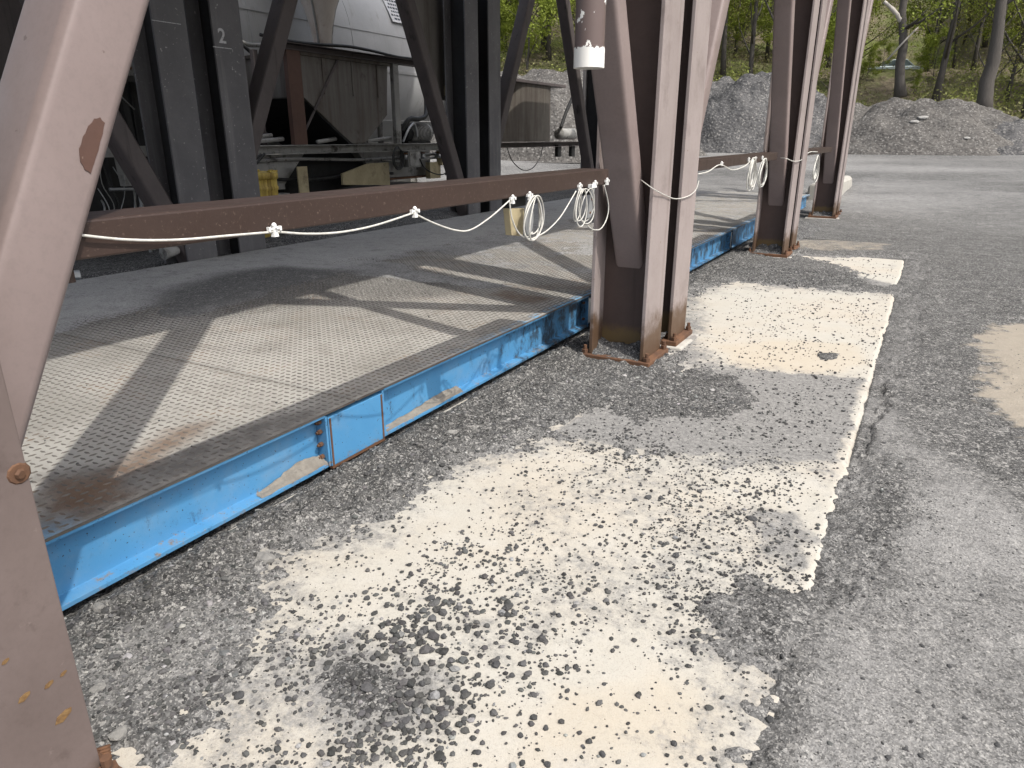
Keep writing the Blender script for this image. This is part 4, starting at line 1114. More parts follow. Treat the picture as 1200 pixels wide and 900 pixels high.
m = MB(); m.prism([(8.2, 1.36), (9.72, 1.36), (9.2, 0.86), (9.2, 0.78), (8.2, 0.78)], 'x', FXP - 0.6, FXP - 0.3); m.build('side_panel', 'grey_steel', cv)
m = MB(); m.prism([(11.2, 1.36), (13.6, 1.36), (13.6, 0.84), (11.75, 0.84)], 'x', FXP - 0.6, FXP - 0.35); m.build('side_panel', 'grey_steel', cv)
ybox('ledge', 'rust', cv, FXP - 0.6, FXP - 0.2, 11.75, 13.6, 0.80, 0.835)
for y in (8.4, 10.0, 12.4, 14.0):
    ybox('leg', 'black', cv, FXP - 0.3, FXP - 0.45, y, y + 0.14, 0.1, 0.45)
ybox('guard_box', 'grey_steel', cv, FXP - 0.2, FXP - 0.8, 8.2, 9.2, 0.62, 0.72)
# motor and hoses on the stand
mo = empty('electric_motor', (FXP - 0.3, 12.9, 1.52), 'grey electric motor on the hopper stand with black hose over it', 'motor')
MB().tube([(FXP - 0.25, 12.75, 1.72), (FXP - 0.25, 13.35, 1.72)], 0.19, 18).build('motor_body', 'grey_steel', mo, smooth=True); mb_ = mo.children[0]
for k in range(9):
    y = 12.85 + k * 0.05
    MB().tube([(FXP - 0.25, y, 1.72), (FXP - 0.25, y + 0.012, 1.72)], 0.207, 18).build('cooling_fin', 'grey_steel', mb_)
MB().tube([(FXP - 0.25, 12.45, 1.70), (FXP - 0.25, 12.74, 1.70)], [0.2, 0.13], 14).build('gear_case', 'black', mo, smooth=True)
ybox('foot', 'black', mo, FXP - 0.1, FXP - 0.4, 12.5, 13.3, 1.517, 1.56)
MB().tube(spline([(FXP - 0.1, 12.3, 1.75), (FXP - 0.05, 12.5, 1.98), (FXP - 0.1, 12.9, 2.0), (FXP - 0.2, 13.3, 2.1), (FXP - 0.4, 13.6, 2.5)]), 0.05, 10).build('hose', 'black_cable', mo, smooth=True)
MB().tube(spline([(FXP, 12.2, 1.55), (FXP + 0.03, 12.35, 1.78), (FXP, 12.6, 1.9), (FXP - 0.05, 12.75, 1.65)]), 0.025, 8).build('hose', 'galv', mo, smooth=True)
# loose pipes lying on the stand
for i, (ya, yb, z, x) in enumerate(((8.2, 9.05, 1.56, FXP), (8.3, 8.9, 1.62, FXP - 0.1), (11.1, 11.9, 1.57, FXP), (9.75, 10.3, 1.56, FXP + .02))):
    tag(MB().tube([(x, ya, z), (x - 0.08, yb, z + 0.05)], 0.035, 8).build('loose_pipe', 'grey_steel', smooth=True, origin=(x, ya, z)), ['short grey pipe lying at the left end of the hopper stand', 'thin grey pipe resting on another at the left end of the stand', 'grey pipe lying right of the V hopper tip', 'grey pipe lying left of the V hopper tip'][i], 'pipe')
# boxes and cable loops below the stand
for i, (px, py, w, hh_, mt) in enumerate(((486, 186, 0.42, 0.34, 'grey_steel'), (523, 184, 0.34, 0.34, 'cream'))):
    p = onx(px, py, FXP + 0.1)
    e = empty('control_box', p, ['dark control box under the hopper stand with cable loop', 'pale control box at the right end of the hopper stand'][i], 'box')
    bb_ = ybox('box_body', mt, e, FXP + 0.1, FXP - 0.05, p[1] - w / 2, p[1] + w / 2, p[2] - hh_ / 2, p[2] + hh_ / 2, 0.01)
    ybox('box_lid', mt, bb_, FXP + 0.102, FXP + 0.115, p[1] - w / 2 + 0.03, p[1] + w / 2 - 0.03, p[2] - hh_ / 2 + 0.03, p[2] + hh_ / 2 - 0.03, 0.004)
    ybox('box_hanger', 'black', e, FXP + 0.04, FXP + 0.0, p[1] - 0.03, p[1] + 0.03, p[2] + hh_ / 2, 1.37)
lp = empty('black_cable', (FXP + 0.14, 12.1, 1.4), 'black cable loops hanging below the hopper stand', 'cable')
c0 = onx(466, 184, FXP + 0.14)
for k in range(3):
    MB().tube([(FXP + 0.14 + 0.01 * k, c0[1] + (0.12 + 0.03 * k) * math.sin(q), c0[2] + 0.2 * math.cos(q) - 0.02 * k) for q in np.linspace(0, 2 * math.pi, 25)], 0.014, 6).build('cable_loop', 'black_cable', lp, smooth=True)
MB().tube(spline(pxline([(492, 186), (497, 196), (508, 203), (520, 204), (530, 196)], FXP + 0.14)), 0.014, 6).build('cable_run', 'black_cable', lp, smooth=True)

# big grey drum behind
dr = empty('dryer_drum', (-13.0, 13.0, 0.3), 'huge grey cylindrical tank lying behind the hopper', 'tank')
def hcyl(cx_, cz, r, y0, y1, n=64):
    m = MB(); m.loft([[(cx_ + r * math.cos(2 * math.pi * k / n), y, cz + r * math.sin(2 * math.pi * k / n)) for k in range(n)] for y in np.linspace(y0, y1, 12)])
    return m
DRX, DRZ, DRR = -13.2, 3.35, 2.2
o = hcyl(DRX, DRZ, DRR, 7.6, 16.4).build('shell', 'tank_grey', dr, smooth=True); o.data.set_sharp_from_angle(angle=R(40))
for a in (12, -38, -8):
    xx, zz = DRX + (DRR + 0.004) * math.cos(R(a)), DRZ + (DRR + 0.004) * math.sin(R(a))
    m = MB(); m.box(-0.012, 0.012, 7.6, 16.4, -0.03, 0.03, Matrix.Translation((xx, 0, zz)) @ Matrix.Rotation(-R(a), 4, 'Y')); m.build('seam_strip', 'tank_grey', dr)
for y in (9.9, 12.6, 15.2):
    n = 64; m = MB()
    m.loft([[(DRX + r * math.cos(2 * math.pi * k / n), yy, DRZ + r * math.sin(2 * math.pi * k / n)) for k in range(n)] for yy, r in ((y, DRR), (y, DRR + 0.008), (y + 0.05, DRR + 0.008), (y + 0.05, DRR))], cap=False)
    m.build('hoop_band', 'tank_grey', dr)
for y in (8.6, 15.4):
    ybox('saddle', 'grey_steel', dr, DRX - 1.6, DRX + 1.4, y, y + 0.3, 0.2, 1.75)
# flared cone above the hopper
cn = empty('discharge_cone', (FXP - 0.9, 11.05, 3.1), 'pale flared chute cone above the V hopper in front of the grey tank', 'chute')
m = MB(); prof = [(0.16, 3.11), (0.17, 3.35), (0.21, 3.6), (0.29, 3.9), (0.42, 4.2), (0.62, 4.55), (0.9, 4.95), (1.05, 5.2)]
m.lathe(prof, (FXP - 0.9, 11.05, 0), 28, cap=False); m.build('cone_shell', 'cone_tan', cn, smooth=True)
for a in (-70, 65):
    m = MB(); m.tube([(FXP - 0.9 + (r + 0.01) * math.cos(R(a)), 11.05 + (r + 0.01) * math.sin(R(a)), z) for r, z in prof], 0.02, 6); m.build('cone_rib', 'grey_steel', cn, smooth=True)
ybox('cone_gate', 'black', cn, FXP - 0.6, FXP - 1.2, 10.85, 11.25, 3.101, 3.13)
# signs on the drum
def sign(px, py, w, hgt, label, red=False):
    a = R(22); d = onx(px, py, DRX + DRR * 0.95)
    zz = d[2]; ang = math.asin(max(-1, min(1, (zz - DRZ) / DRR))); xx = DRX + DRR * math.cos(ang) + 0.02
    s = empty('warning_sign', (xx, d[1], zz), label, 'sign')
    M0 = Matrix.Translation((xx, d[1], zz)) @ Matrix.Rotation(-ang, 4, 'Y')
    MB().box(0, 0.008, -w / 2, w / 2, -hgt / 2, hgt / 2, M0).build('sign_plate', 'sign_white', s)
    if red:
        MB().box(0.0085, 0.011, -w / 2 + 0.01, w / 2 - 0.01, hgt * 0.1, hgt / 2 - 0.02, M0).build('sign_print', 'sign_red', s)
        MB().box(0.0085, 0.011, -w / 2 + 0.05, w / 2 - 0.05, -hgt * 0.3, -hgt * 0.15, M0).build('sign_print', 'sign_ink', s)
    else:
        rnd = random.Random(2)
        for k in range(8):
            z = hgt / 2 - 0.06 - k * hgt / 8.6; y = -w / 2 + 0.05 + (0.06 if k % 2 else 0)
            while y < w / 2 - 0.09:
                l = rnd.uniform(0.04, 0.09)
                MB().box(0.0085, 0.0105, y, y + l, z - 0.028, z + 0.02, M0).build('sign_print', 'sign_ink', s); y += l + 0.025
sign(468, 8, 0.62, 0.78, 'white warning sign with lines of dark print on the grey tank')
sign(335, 121, 0.24, 0.42, 'small red and white sign low on the grey tank', True)
# wires by the tank
wr = empty('black_cable', (-9.0, 8.1, 2.4), 'black conduit cables beside the column with the white 2', 'cable')
MB().tube(spline(pxline([(277, 45), (290, 52), (305, 53), (320, 54)], -10.2)), 0.035, 8).build('conduit', 'grey_steel', wr, smooth=True)
MB().tube(spline(pxline([(277, 48), (288, 56), (298, 65), (312, 78)], -10.1)), 0.03, 8).build('conduit', 'black_cable', wr, smooth=True)
MB().tube(spline(pxline([(295, 198), (302, 190), (310, 180)], FXP + 0.2)), 0.02, 8).build('cable_run', 'black_cable', wr, smooth=True)
MB().tube(spline(pxline([(290, 200), (298, 188), (306, 181)], FXP + 0.25)), 0.02, 8).build('cable_run', 'black_cable', wr, smooth=True)

# more clutter round the stand: pipes, ladder, diagonal ties, valve
cl_ = empty('pipework', (FXP - 0.6, 9.0, 0.3), 'bundle of grey pipes and valves behind the hopper stand', 'pipework')
for k, (ya_, z0_, z1_, x_, r_) in enumerate(((8.55, 0.4, 2.9, FXP - 0.9, 0.05), (8.75, 0.4, 3.3, FXP - 1.1, 0.035), (12.35, 1.52, 3.0, FXP - 0.7, 0.06), (14.25, 0.3, 1.9, FXP - 0.3, 0.06))):
    MB().tube(spline([(x_, ya_, z0_), (x_, ya_, z1_ - 0.25), (x_, ya_ + 0.06, z1_ - 0.05), (x_ - 0.25, ya_ + 0.1, z1_)]), r_, 10).build('pipe', ('grey_steel', 'dark_brown', 'grey_steel', 'rust')[k], cl_, smooth=True)
    for zz_ in (z0_ + 0.5, z1_ - 0.6):
        MB().tube([(x_, ya_, zz_), (x_, ya_, zz_ + 0.05)], r_ * 1.6, 10).build('pipe_flange', 'grey_steel', cl_)
for k, (ya_, yb_, z_, x_) in enumerate(((8.2, 14.2, 1.25, FXP - 0.2), (8.2, 12.0, 0.95, FXP - 0.15), (11.6, 14.4, 1.18, FXP - 0.1), (9.0, 13.2, 3.2, FXP - 0.3))):
    MB().tube(spline([(x_, ya_ + (yb_ - ya_) * t, z_ + 0.03 * math.sin(9 * t + k)) for t in np.linspace(0, 1, 7)]), 0.028, 8).build('conduit', 'black_cable' if k % 2 else 'grey_steel', cl_, smooth=True)
for k in range(3):
    yv = 12.2 + 0.6 * k
    MB().tube([(FXP - 0.05, yv, 1.25), (FXP + 0.08, yv, 1.25)], 0.05, 10).build('valve', 'galv', cl_, smooth=True)
    MB().lathe([(0.07, 0), (0.075, 0.012), (0.07, 0.024)], (FXP + 0.02, yv, 1.31), 14).build('hand_wheel', 'rust', cl_)
MB().tube([(FXP + 0.05, 9.3, 1.55), (FXP + 0.05, 10.4, 2.95)], 0.022, 6).build('tie_rod', 'dark_brown', cl_)
MB().tube([(FXP - 1.7, 11.9, 1.55), (FXP - 1.7, 9.4, 2.95)], 0.03, 6).build('tie_rod', 'dark_brown', cl_)
ld = empty('ladder', (FXP - 0.2, 13.9, 0.3), 'narrow steel ladder at the right end of the hopper stand', 'ladder')
for yv in (14.55, 14.95):
    MB().box(FXP - 0.02, FXP + 0.03, yv, yv + 0.03, 0.3, 4.4).build('stile', 'grey_steel', ld)
for k in range(13):
    MB().tube([(FXP, 14.58, 0.55 + 0.3 * k), (FXP, 14.95, 0.55 + 0.3 * k)], 0.013, 6).build('rung', 'grey_steel', ld)
# far hopper with drum
fh_ = empty('rusty_bin', (FXP - 0.5, 17.9, 0.3), 'rusty round cornered bin on a beam seen through the gap between far columns', 'bin')
m = MB(); n = 40; x0, x1, y0, y1, rc_ = -11.3, FXP + 0.05, 16.45, 19.45, 0.9
ring = []
for cx_, cy_, a0 in ((x1 - rc_, y1 - rc_, 0), (x0 + rc_, y1 - rc_, 90), (x0 + rc_, y0 + rc_, 180), (x1 - rc_, y0 + rc_, 270)):
    for k in range(9):
        a = R(a0 + 90 * k / 8); ring.append((cx_ + rc_ * math.cos(a), cy_ + rc_ * math.sin(a)))
m.prism(ring, 'z', 1.52, 2.95); o = m.build('bin_shell', 'hopper_rust', fh_, smooth=True); o.data.set_sharp_from_angle(angle=R(50))
ybox('bin_rim', 'dark_brown', fh_, x0 - .05, x1 + 0.06, 16.0, 19.6, 2.95, 3.02)
chan('beam', 'dark_brown', fh_, FXP + 0.15, 15.2, 22.4, 1.38, 1.51, d=0.2)
for y in (15.7, 21.8): ybox('leg', 'dark_brown', fh_, FXP - 0.1, FXP - 0.3, y, y + 0.2, 0.2, 1.378)
MB().tube(spline(pxline([(594, 172), (600, 188), (612, 199), (624, 197), (633, 184), (636, 172)], FXP + 0.16)), 0.012, 6).build('hanging_cable', 'black_cable', fh_, smooth=True)
MB().tube(spline(pxline([(657, 150), (664, 130), (672, 112)], FXP + 0.1)), 0.05, 8).build('pipe', 'black', fh_, smooth=True)
MB().tube([onx(655, 157, FXP), onx(672, 157, FXP)], 0.16, 12).build('motor', 'grey_steel', fh_, smooth=True)
for px, py in ((672, 176), (656, 176)):
    p = onx(px, py, FXP + 0.1); ybox('switch_box', 'black', fh_, FXP + 0.1, FXP, p[1] - 0.12, p[1] + 0.12, p[2] - 0.18, p[2] + 0.15)

# left of column D: grey box, rubber curtain, bracket, cut-up details
gb = empty('grey_housing', (-8.9, 5.7, 2.3), 'grey sheet steel housing high between the left brace and the column with the 2', 'housing')
ybox('housing_body', 'grey_steel', gb, -8.5, -9.8, 5.25, 6.9, 2.33, 4.6, 0.02)
ybox('dark_infill', 'dark_brown', gb, -8.55, -9.7, 3.2, 5.245, 1.9, 4.7, 0.02)  # dark box added only to darken the upper left, not a real duct
ybox('duct_flange', 'black', gb, -8.47, -9.6, 4.1, 4.25, 1.8, 4.6, 0.01)  # black band added along with the darkening box
for y, z in ((5.62, 2.55), (5.9, 2.45), (5.75, 2.42), (6.1, 2.9)):
    MB().tube([(-8.5, y, z), (-8.485, y, z)], 0.018, 6).build('rivet', 'rust', gb)
rc2 = empty('rubber_curtain', (-9.35, 5.3, 0.2), 'black torn rubber curtain strips below the grey housing', 'curtain')
rnd = random.Random(5); y = 3.4
while y < 7.6:
    w = rnd.uniform(0.12, 0.3); zb = rnd.uniform(0.22, 0.45); xx = -9.3 - rnd.uniform(0, 0.12); tw = rnd.uniform(-0.06, 0.06)
    m = MB(); m.add([(xx, y, 2.4), (xx, y + w, 2.4), (xx + tw, y + w, 1.2), (xx - tw, y, 1.2), (xx + tw, y + w * 0.95, zb), (xx + 0.02, y + 0.01, zb + rnd.uniform(-.05, .05)),
                     (xx - .012, y, 2.4), (xx - .012, y + w, 2.4), (xx + tw - .012, y + w, 1.2), (xx - tw - .012, y, 1.2), (xx + tw - .012, y + w * 0.95, zb), (xx + 0.008, y + 0.01, zb)],
                    [(0, 1, 2, 3), (3, 2, 4, 5), (6, 9, 8, 7), (9, 11, 10, 8), (0, 3, 9, 6), (3, 5, 11, 9), (1, 7, 8, 2), (2, 8, 10, 4), (5, 4, 10, 11), (0, 6, 7, 1)])
    m.build('strip', 'rubber', rc2); y += w + rnd.uniform(-0.02, 0.05)
bk = empty('bracket_arm', (-8.4, 5.5, 1.5), 'grey angle bracket with switch box left of the column with the 2', 'bracket')
MB().prism([(-8.38, 1.42), (-8.38, 1.54), (-8.62, 1.54), (-8.62, 1.525), (-8.395, 1.525), (-8.395, 1.42)], 'y', 4.95, 6.02).build('arm', 'grey_steel', bk)
MB().prism([(5.36, 1.42), (5.58, 1.42), (5.56, 1.08), (5.38, 1.08)], 'x', -8.52, -8.40).build('switch_body', 'grey_steel', bk, bevel=0.01)
for a, b in (((5.60, 1.34), (5.74, 1.34)), ((5.74, 1.34), (5.74, 1.10)), ((5.74, 1.10), (5.60, 1.10))):
    MB().tube([(-8.45, *a), (-8.45, *b)], 0.014, 6).build('guard_loop', 'galv', bk)
MB().tube([(-8.42, 5.18, 1.06), (-8.42, 5.62, 1.04)], 0.02, 6).build('shelf_rod', 'galv', bk)
MB().tube([(-8.42, 5.55, 1.04), (-8.42, 5.57, 0.25)], 0.022, 8).build('conduit', 'galv', bk)
rnd = random.Random(9)
tw_ = empty('grey_wires', (-8.6, 5.0, 0.4), 'tangle of thin grey wires hanging left of the bracket arm', 'wires')
for k in range(14):
    y0_ = rnd.uniform(4.75, 5.7); z0_ = rnd.uniform(0.9, 1.5)
    pts = [(-8.6 + rnd.uniform(-.1, .1), y0_ + rnd.uniform(-.25, .25) * t, z0_ * (1 - t) + 0.22 * t + rnd.uniform(-.06, .06)) for t in np.linspace(0, 1, 5)]
    MB().tube(spline(pts, 5), rnd.choice([0.006, 0.008, 0.012]), 5).build('wire', rnd.choice(['galv', 'grey_steel', 'black_cable']), tw_, smooth=True)
for k in range(10):
    y0_ = rnd.uniform(4.9, 6.0); z0_ = rnd.uniform(1.5, 2.3)
    pts = [(-8.7 + rnd.uniform(-.1, .1), y0_ + rnd.uniform(-.3, .3) * t, z0_ + rnd.uniform(-.25, .25) * t) for t in np.linspace(0, 1, 4)]
    MB().tube(spline(pts, 5), rnd.choice([0.01, 0.02]), 5).build('wire', rnd.choice(['galv', 'grey_steel', 'black_cable']), tw_, smooth=True)
sp = onz(86, 326, 0.33); tag(MB().tube([(sp[0] - 0.1, sp[1] - 0.2, 0.36), (sp[0] + 0.02, sp[1] + 0.06, 0.35)], 0.055, 14).build('steel_pipe', 'galv', origin=tuple(sp)), 'shiny short pipe lying at the far left edge of the scale deck', 'pipe')
# pipe coupling at D's foot
cpl = onx(198, 300, -7.3); tag(MB().tube([(-7.28, cpl[1] - 0.08, 0.42), (-7.28, cpl[1] + 0.1, 0.44)], [0.07, 0.05], 14).build('hose_coupling', 'grey_steel', origin=(-7.28, cpl[1], 0.42)), 'grey hose coupling at the foot of the column with the 2', 'coupling')
# wall of dark machinery far left, closing the view
wl = empty('machine_skid', (-11.5, 4.0, 0.2), 'dark steel machine skid behind the rubber curtain', 'machine')
ybox('skid_body', 'black', wl, -10.2, -12.0, -1.0, 7.4, 0.25, 2.6); ybox('skid_roof', 'dark_brown', wl, -10.1, -12.1, -1.1, 7.5, 2.62, 2.8)
for y in np.arange(-0.6, 7.4, 0.8): ybox('rib', 'dark_brown', wl, -10.1, -10.19, y, y + 0.08, 0.3, 2.6)

# yellow drum
by = onz(313, 284, 0.22); bcx, bcy = by[0] - 0.1, by[1] + 0.05
yd = empty('yellow_drum', (bcx, bcy, 0.27), 'dirty yellow plastic drum with lid beside the column with the 2', 'drum')
r_, z_ = 0.255, 0.27
m = MB(); m.lathe([(r_ * .92, z_), (r_ * .97, z_ + .03), (r_, z_ + .3), (r_ * 1.04, z_ + .32), (r_ * 1.04, z_ + .35), (r_, z_ + .37), (r_, z_ + .66), (r_ * 1.05, z_ + .68), (r_ * 1.05, z_ + .71), (r_ * 1.0, z_ + .73), (r_, z_ + .82)], (bcx, bcy, 0), 32)
m.build('drum_body', 'yellow', yd, smooth=True, origin=(bcx, bcy, z_))
m = MB(); m.lathe([(r_ * 1.08, z_ + .821), (r_ * 1.08, z_ + .90), (r_ * 1.0, z_ + .915), (r_ * 0.9, z_ + .90)], (bcx, bcy, 0), 32); m.build('drum_lid', 'yellow', yd, smooth=True, origin=(bcx, bcy, z_))
for k in range(8):
    a = 2 * math.pi * k / 8
    m = MB(); m.box(-0.03, 0.03, -0.02, 0.02, 0, 0.022, Matrix.Translation((bcx + r_ * .97 * math.cos(a), bcy + r_ * .97 * math.sin(a), z_ + .912)) @ Matrix.Rotation(a, 4, 'Z')); m.build('lid_rib', 'yellow', yd)
# dark gravel spill behind the rail
def spill(name, cx_, cy_, rx, ry, hgt, z0, seed, label, mat='spill', rot=0.0):
    n = 60; u = np.linspace(-1.1, 1.1, n); U, V = np.meshgrid(u, u, indexing='ij'); a, b = U.ravel(), V.ravel()
    d = np.hypot(a, b) + 0.15 * fbm(a, b, 2, 3, seed)
    zz = hgt * np.clip(1 - d, 0, 1) ** 1.1 + (0.012 + hgt * 0.10) * fbm(a, b, 9, 4, seed + 2) - 0.05 * sstep(0.80, 1.1, d)
    cr, sr = math.cos(rot), math.sin(rot)
    o = np_mesh(name, np.stack([a * rx * cr - b * ry * sr, a * rx * sr + b * ry * cr, zz], -1), grid_faces(n, n), mat)
    o.location = (cx_, cy_, z0); set_attr(o, 'dust', np.zeros(n * n)); set_attr(o, 'silt', np.zeros(n * n))
    return tag(o, label, 'gravel pile')
spill('gravel_spill', -7.9, 9.3, 1.0, 2.6, 0.42, 0.24, 3, 'dark gravel heaped against the far edge of the scale behind the rail')
spill('gravel_spill', -2.15, 14.1, 0.55, 1.5, 0.22, 0.02, 8, 'low dark gravel heap between the second and farthest brown columns')

# concrete block at the end of the scale
cbk = empty('concrete_block', (-2.35, 21.0, 0.0), 'weathered pale concrete block lying at the far end of the scale', 'concrete block')
m = MB(); prof = [(-2.62, 0.0), (-2.62, 0.48), (-2.55, 0.55), (-2.12, 0.55), (-2.04, 0.46), (-2.0, 0.0)]
m.loft([[(x, 19.5, z) for x, z in prof], [(x + 0.02, 22.0, z + 0.02) for x, z in prof], [(x, 24.2, z) for x, z in prof]]); m.build('block_body', 'concrete_block', cbk, bevel=0.05)

# rusty anchor stub and pale rock bottom left
ab = onz(132, 888, 0.03); rb_ = empty('anchor_stub', (ab[0], ab[1], 0), 'rusty threaded anchor rod stub at the bottom left corner', 'rod')
m = MB(); a = Vector((ab[0] - 0.01, ab[1] - 0.02, 0.0)); b = a + Vector((-0.03, 0.02, 0.05))
pts = [a + (b - a) * t for t in np.linspace(0, 1, 15)]
m.tube(pts, [0.020 if i % 2 else 0.0175 for i in range(15)], 12); m.build('threaded_rod', 'rust', rb_)
m = MB(); c = a + Vector((0.035, 0.0, 0.012)); m.tube([c, c + Vector((0.05, -0.03, -0.005))], 0.018, 8); m.build('bent_end', 'rust', rb_)

# ================================================================== LOOSE STONES
def icos():
    t = (1 + 5 ** 0.5) / 2
    v = np.array([(-1, t, 0), (1, t, 0), (-1, -t, 0), (1, -t, 0), (0, -1, t), (0, 1, t), (0, -1, -t), (0, 1, -t), (t, 0, -1), (t, 0, 1), (-t, 0, -1), (-t, 0, 1)], float)
    v /= np.linalg.norm(v[0])
    f = np.array([(0, 11, 5), (0, 5, 1), (0, 1, 7), (0, 7, 10), (0, 10, 11), (1, 5, 9), (5, 11, 4), (11, 10, 2), (10, 7, 6), (7, 1, 8), (3, 9, 4), (3, 4, 2), (3, 2, 6), (3, 6, 8), (3, 8, 9), (4, 9, 5), (2, 4, 11), (6, 2, 10), (8, 6, 7), (9, 8, 1)])
    return v, f
IV, IF = icos()
rng = np.random.RandomState(21)
SHAPES = np.stack([IV * (1 + rng.uniform(-0.32, 0.32, (12, 1))) * np.array([1.0, rng.uniform(0.65, 0.95), rng.uniform(0.45, 0.75)]) for _ in range(12)])
def stones(name, x, y, z, size, tone, parent=None):
    n = len(x); k = rng.randint(0, 12, n); a = rng.uniform(0, 2 * math.pi, n)
    b = SHAPES[k] * size[:, None, None]
    ca, sa = np.cos(a)[:, None], np.sin(a)[:, None]
    vx = b[:, :, 0] * ca - b[:, :, 1] * sa + x[:, None]; vy = b[:, :, 0] * sa + b[:, :, 1] * ca + y[:, None]
    vz = b[:, :, 2] + (z + 0.33 * size)[:, None]
    v = np.stack([vx, vy, vz], -1).reshape(-1, 3)
    f = (IF[None] + (np.arange(n) * 12)[:, None, None]).reshape(-1, 3)
    o = np_mesh(name, v, f, 'stone', smooth=False)
    set_color(o, 'tone', np.repeat(tone, 12, axis=0))
    tag(o, kind='stuff')
    return o
def tones(n, lo, hi, warm=0.0):
    g = rng.uniform(lo, hi, n)[:, None]
    return g * np.array([1 + warm, 1 + warm * 0.4, 1 - warm * 0.4]) * (1 + rng.uniform(-0.03, 0.03, (n, 3)))

# (a) stones on the exposed slab, thicker in clusters
N = 90000
cx_ = rng.uniform(-2.3, -0.15, N); cy_ = 0.9 + (11.3 - 0.9) * rng.uniform(0, 1, N) ** 1.6
dens = np.full(N, 0.05)
clusters = [((450, 790), 0.30, 2.0), ((560, 740), 0.30, 0.9), ((500, 700), 0.28, 0.6), ((650, 640), 0.42, 0.42), ((760, 640), 0.42, 0.38), ((830, 590), 0.55, 0.40), ((900, 600), 0.4, 0.35), ((480, 690), 0.25, 0.5), ((560, 680), 0.3, 0.4),
            ((700, 530), 0.32, 0.75), ((770, 560), 0.4, 0.55), ((840, 545), 0.5, 0.45), ((930, 700), 0.2, 0.7), ((860, 720), 0.22, 0.8), ((880, 840), 0.15, 0.6), ((400, 640), 0.25, 0.5), ((340, 760), 0.15, 0.7),
            ((620, 860), 0.3, 0.25), ((520, 830), 0.25, 0.55), ((880, 400), 0.9, 0.30), ((980, 400), 0.8, 0.30), ((850, 480), 0.8, 0.6), ((940, 480), 0.7, 0.45), ((960, 320), 1.2, 0.5)]
for (px, py), s, w in clusters:
    c = onz(px, py); sy = s * (1.0 + 0.25 * c[1])
    dens += w * np.exp(-(((cx_ - c[0]) / s) ** 2 + ((cy_ - c[1]) / sy) ** 2))
sdst = np.minimum(np.abs(poly_sd(cx_, cy_, W1)), np.abs(poly_sd(cx_, cy_, W2)))
dens += 0.75 * np.exp(-(sdst / 0.13) ** 2)
# patchy clumping
dens *= np.clip(0.35 + 1.5 * np.clip(fbm(cx_, cy_, 6, 4, 131) + 0.15, 0, 1) + 0.6 * (fbm(cx_, cy_, 1.8, 3, 137) > 0.1), 0, 2.2)
far_w = np.clip(1.2 / (0.4 + 0.35 * cy_), 0, 1)
pick = rng.uniform(0, 1, N) < dens * 0.30 * far_w
hz0 = ground_height(cx_, cy_)
pick &= hz0 < 0.012
cx_, cy_, hz0 = cx_[pick], cy_[pick], hz0[pick]; n = len(cx_)
size = 0.0015 + 0.0062 * rng.beta(0.9, 3.4, n) * 2.0
size *= (1 + 0.05 * cy_)
c1_ = onz(510, 770)
size *= 1 + 0.75 * np.exp(-(((cx_ - c1_[0]) / 0.42) ** 2 + ((cy_ - c1_[1]) / 0.5) ** 2))
t_ = tones(n, 0.04, 0.10, 0.01); pale = rng.uniform(0, 1, n) < 0.06; t_[pale] *= 3.0
stones('slab_gravel', cx_, cy_, hz0, size, t_)

# (b) gravel bedded in the asphalt crust
N = 170000
v = rng.uniform(0, 1, N); cy_ = 0.35 + 9.5 * v ** 2.1; cx_ = rng.uniform(-2.55, 3.0, N)
inview = (cx_ < 0.35 + 0.20 * cy_ + 0.2) & (cx_ > -2.5)
cx_, cy_ = cx_[inview], cy_[inview]
hz0 = ground_height(cx_, cy_)
exposed = (cx_ > -2.45) & (cx_ < -0.16) & (hz0 < 0.004)
m1 = fbm(cx_, cy_, 3, 4, 151)
left = cx_ < -0.5
prob = np.where(left, 0.85 + 0.5 * m1, 0.13 + 0.5 * np.clip(m1, -0.25, 1))
drk = poly_sd(cx_, cy_, DARKR) < 0.1
prob = np.where(drk, 0.9, prob)
pick = (rng.uniform(0, 1, len(cx_)) < prob) & ~exposed
cx_, cy_, hz0 = cx_[pick], cy_[pick], hz0[pick]; n = len(cx_)
size = (0.0022 + 0.0105 * rng.beta(0.8, 4.4, n)) * (1 + 0.05 * cy_) * np.where(cx_ < -0.5, 1.12, 0.80)
big = (rng.uniform(0, 1, n) < 0.035) & (cx_ < -0.5)
size[big] = rng.uniform(0.009, 0.018, big.sum())
t_ = tones(n, 0.035, 0.13, 0.0); pale = rng.uniform(0, 1, n) < 0.10; t_[pale] = tones(pale.sum(), 0.18, 0.36, 0.03)
stones('crust_gravel', cx_, cy_, hz0 - 0.25 * size, size, t_)
# (c) crumbs on the deck
N = 9000
cx_ = rng.uniform(-6.8, -2.65, N); cy_ = 1.0 + 9 * rng.uniform(0, 1, N) ** 1.5
dn = 0.10 + 0.9 * sstep(0.7, -0.1, poly_sd(cx_, cy_, A1) + 0.25 * fbm(cx_, cy_, 2, 3, 161))
pick = rng.uniform(0, 1, N) < dn * 0.8
cx_, cy_ = cx_[pick], cy_[pick]; n = len(cx_)
o = stones('deck_crumbs', cx_, cy_, np.full(n, DECK_Z + 0.003), 0.003 + 0.007 * rng.beta(1, 4, n), tones(n, 0.05, 0.14, 0.0))

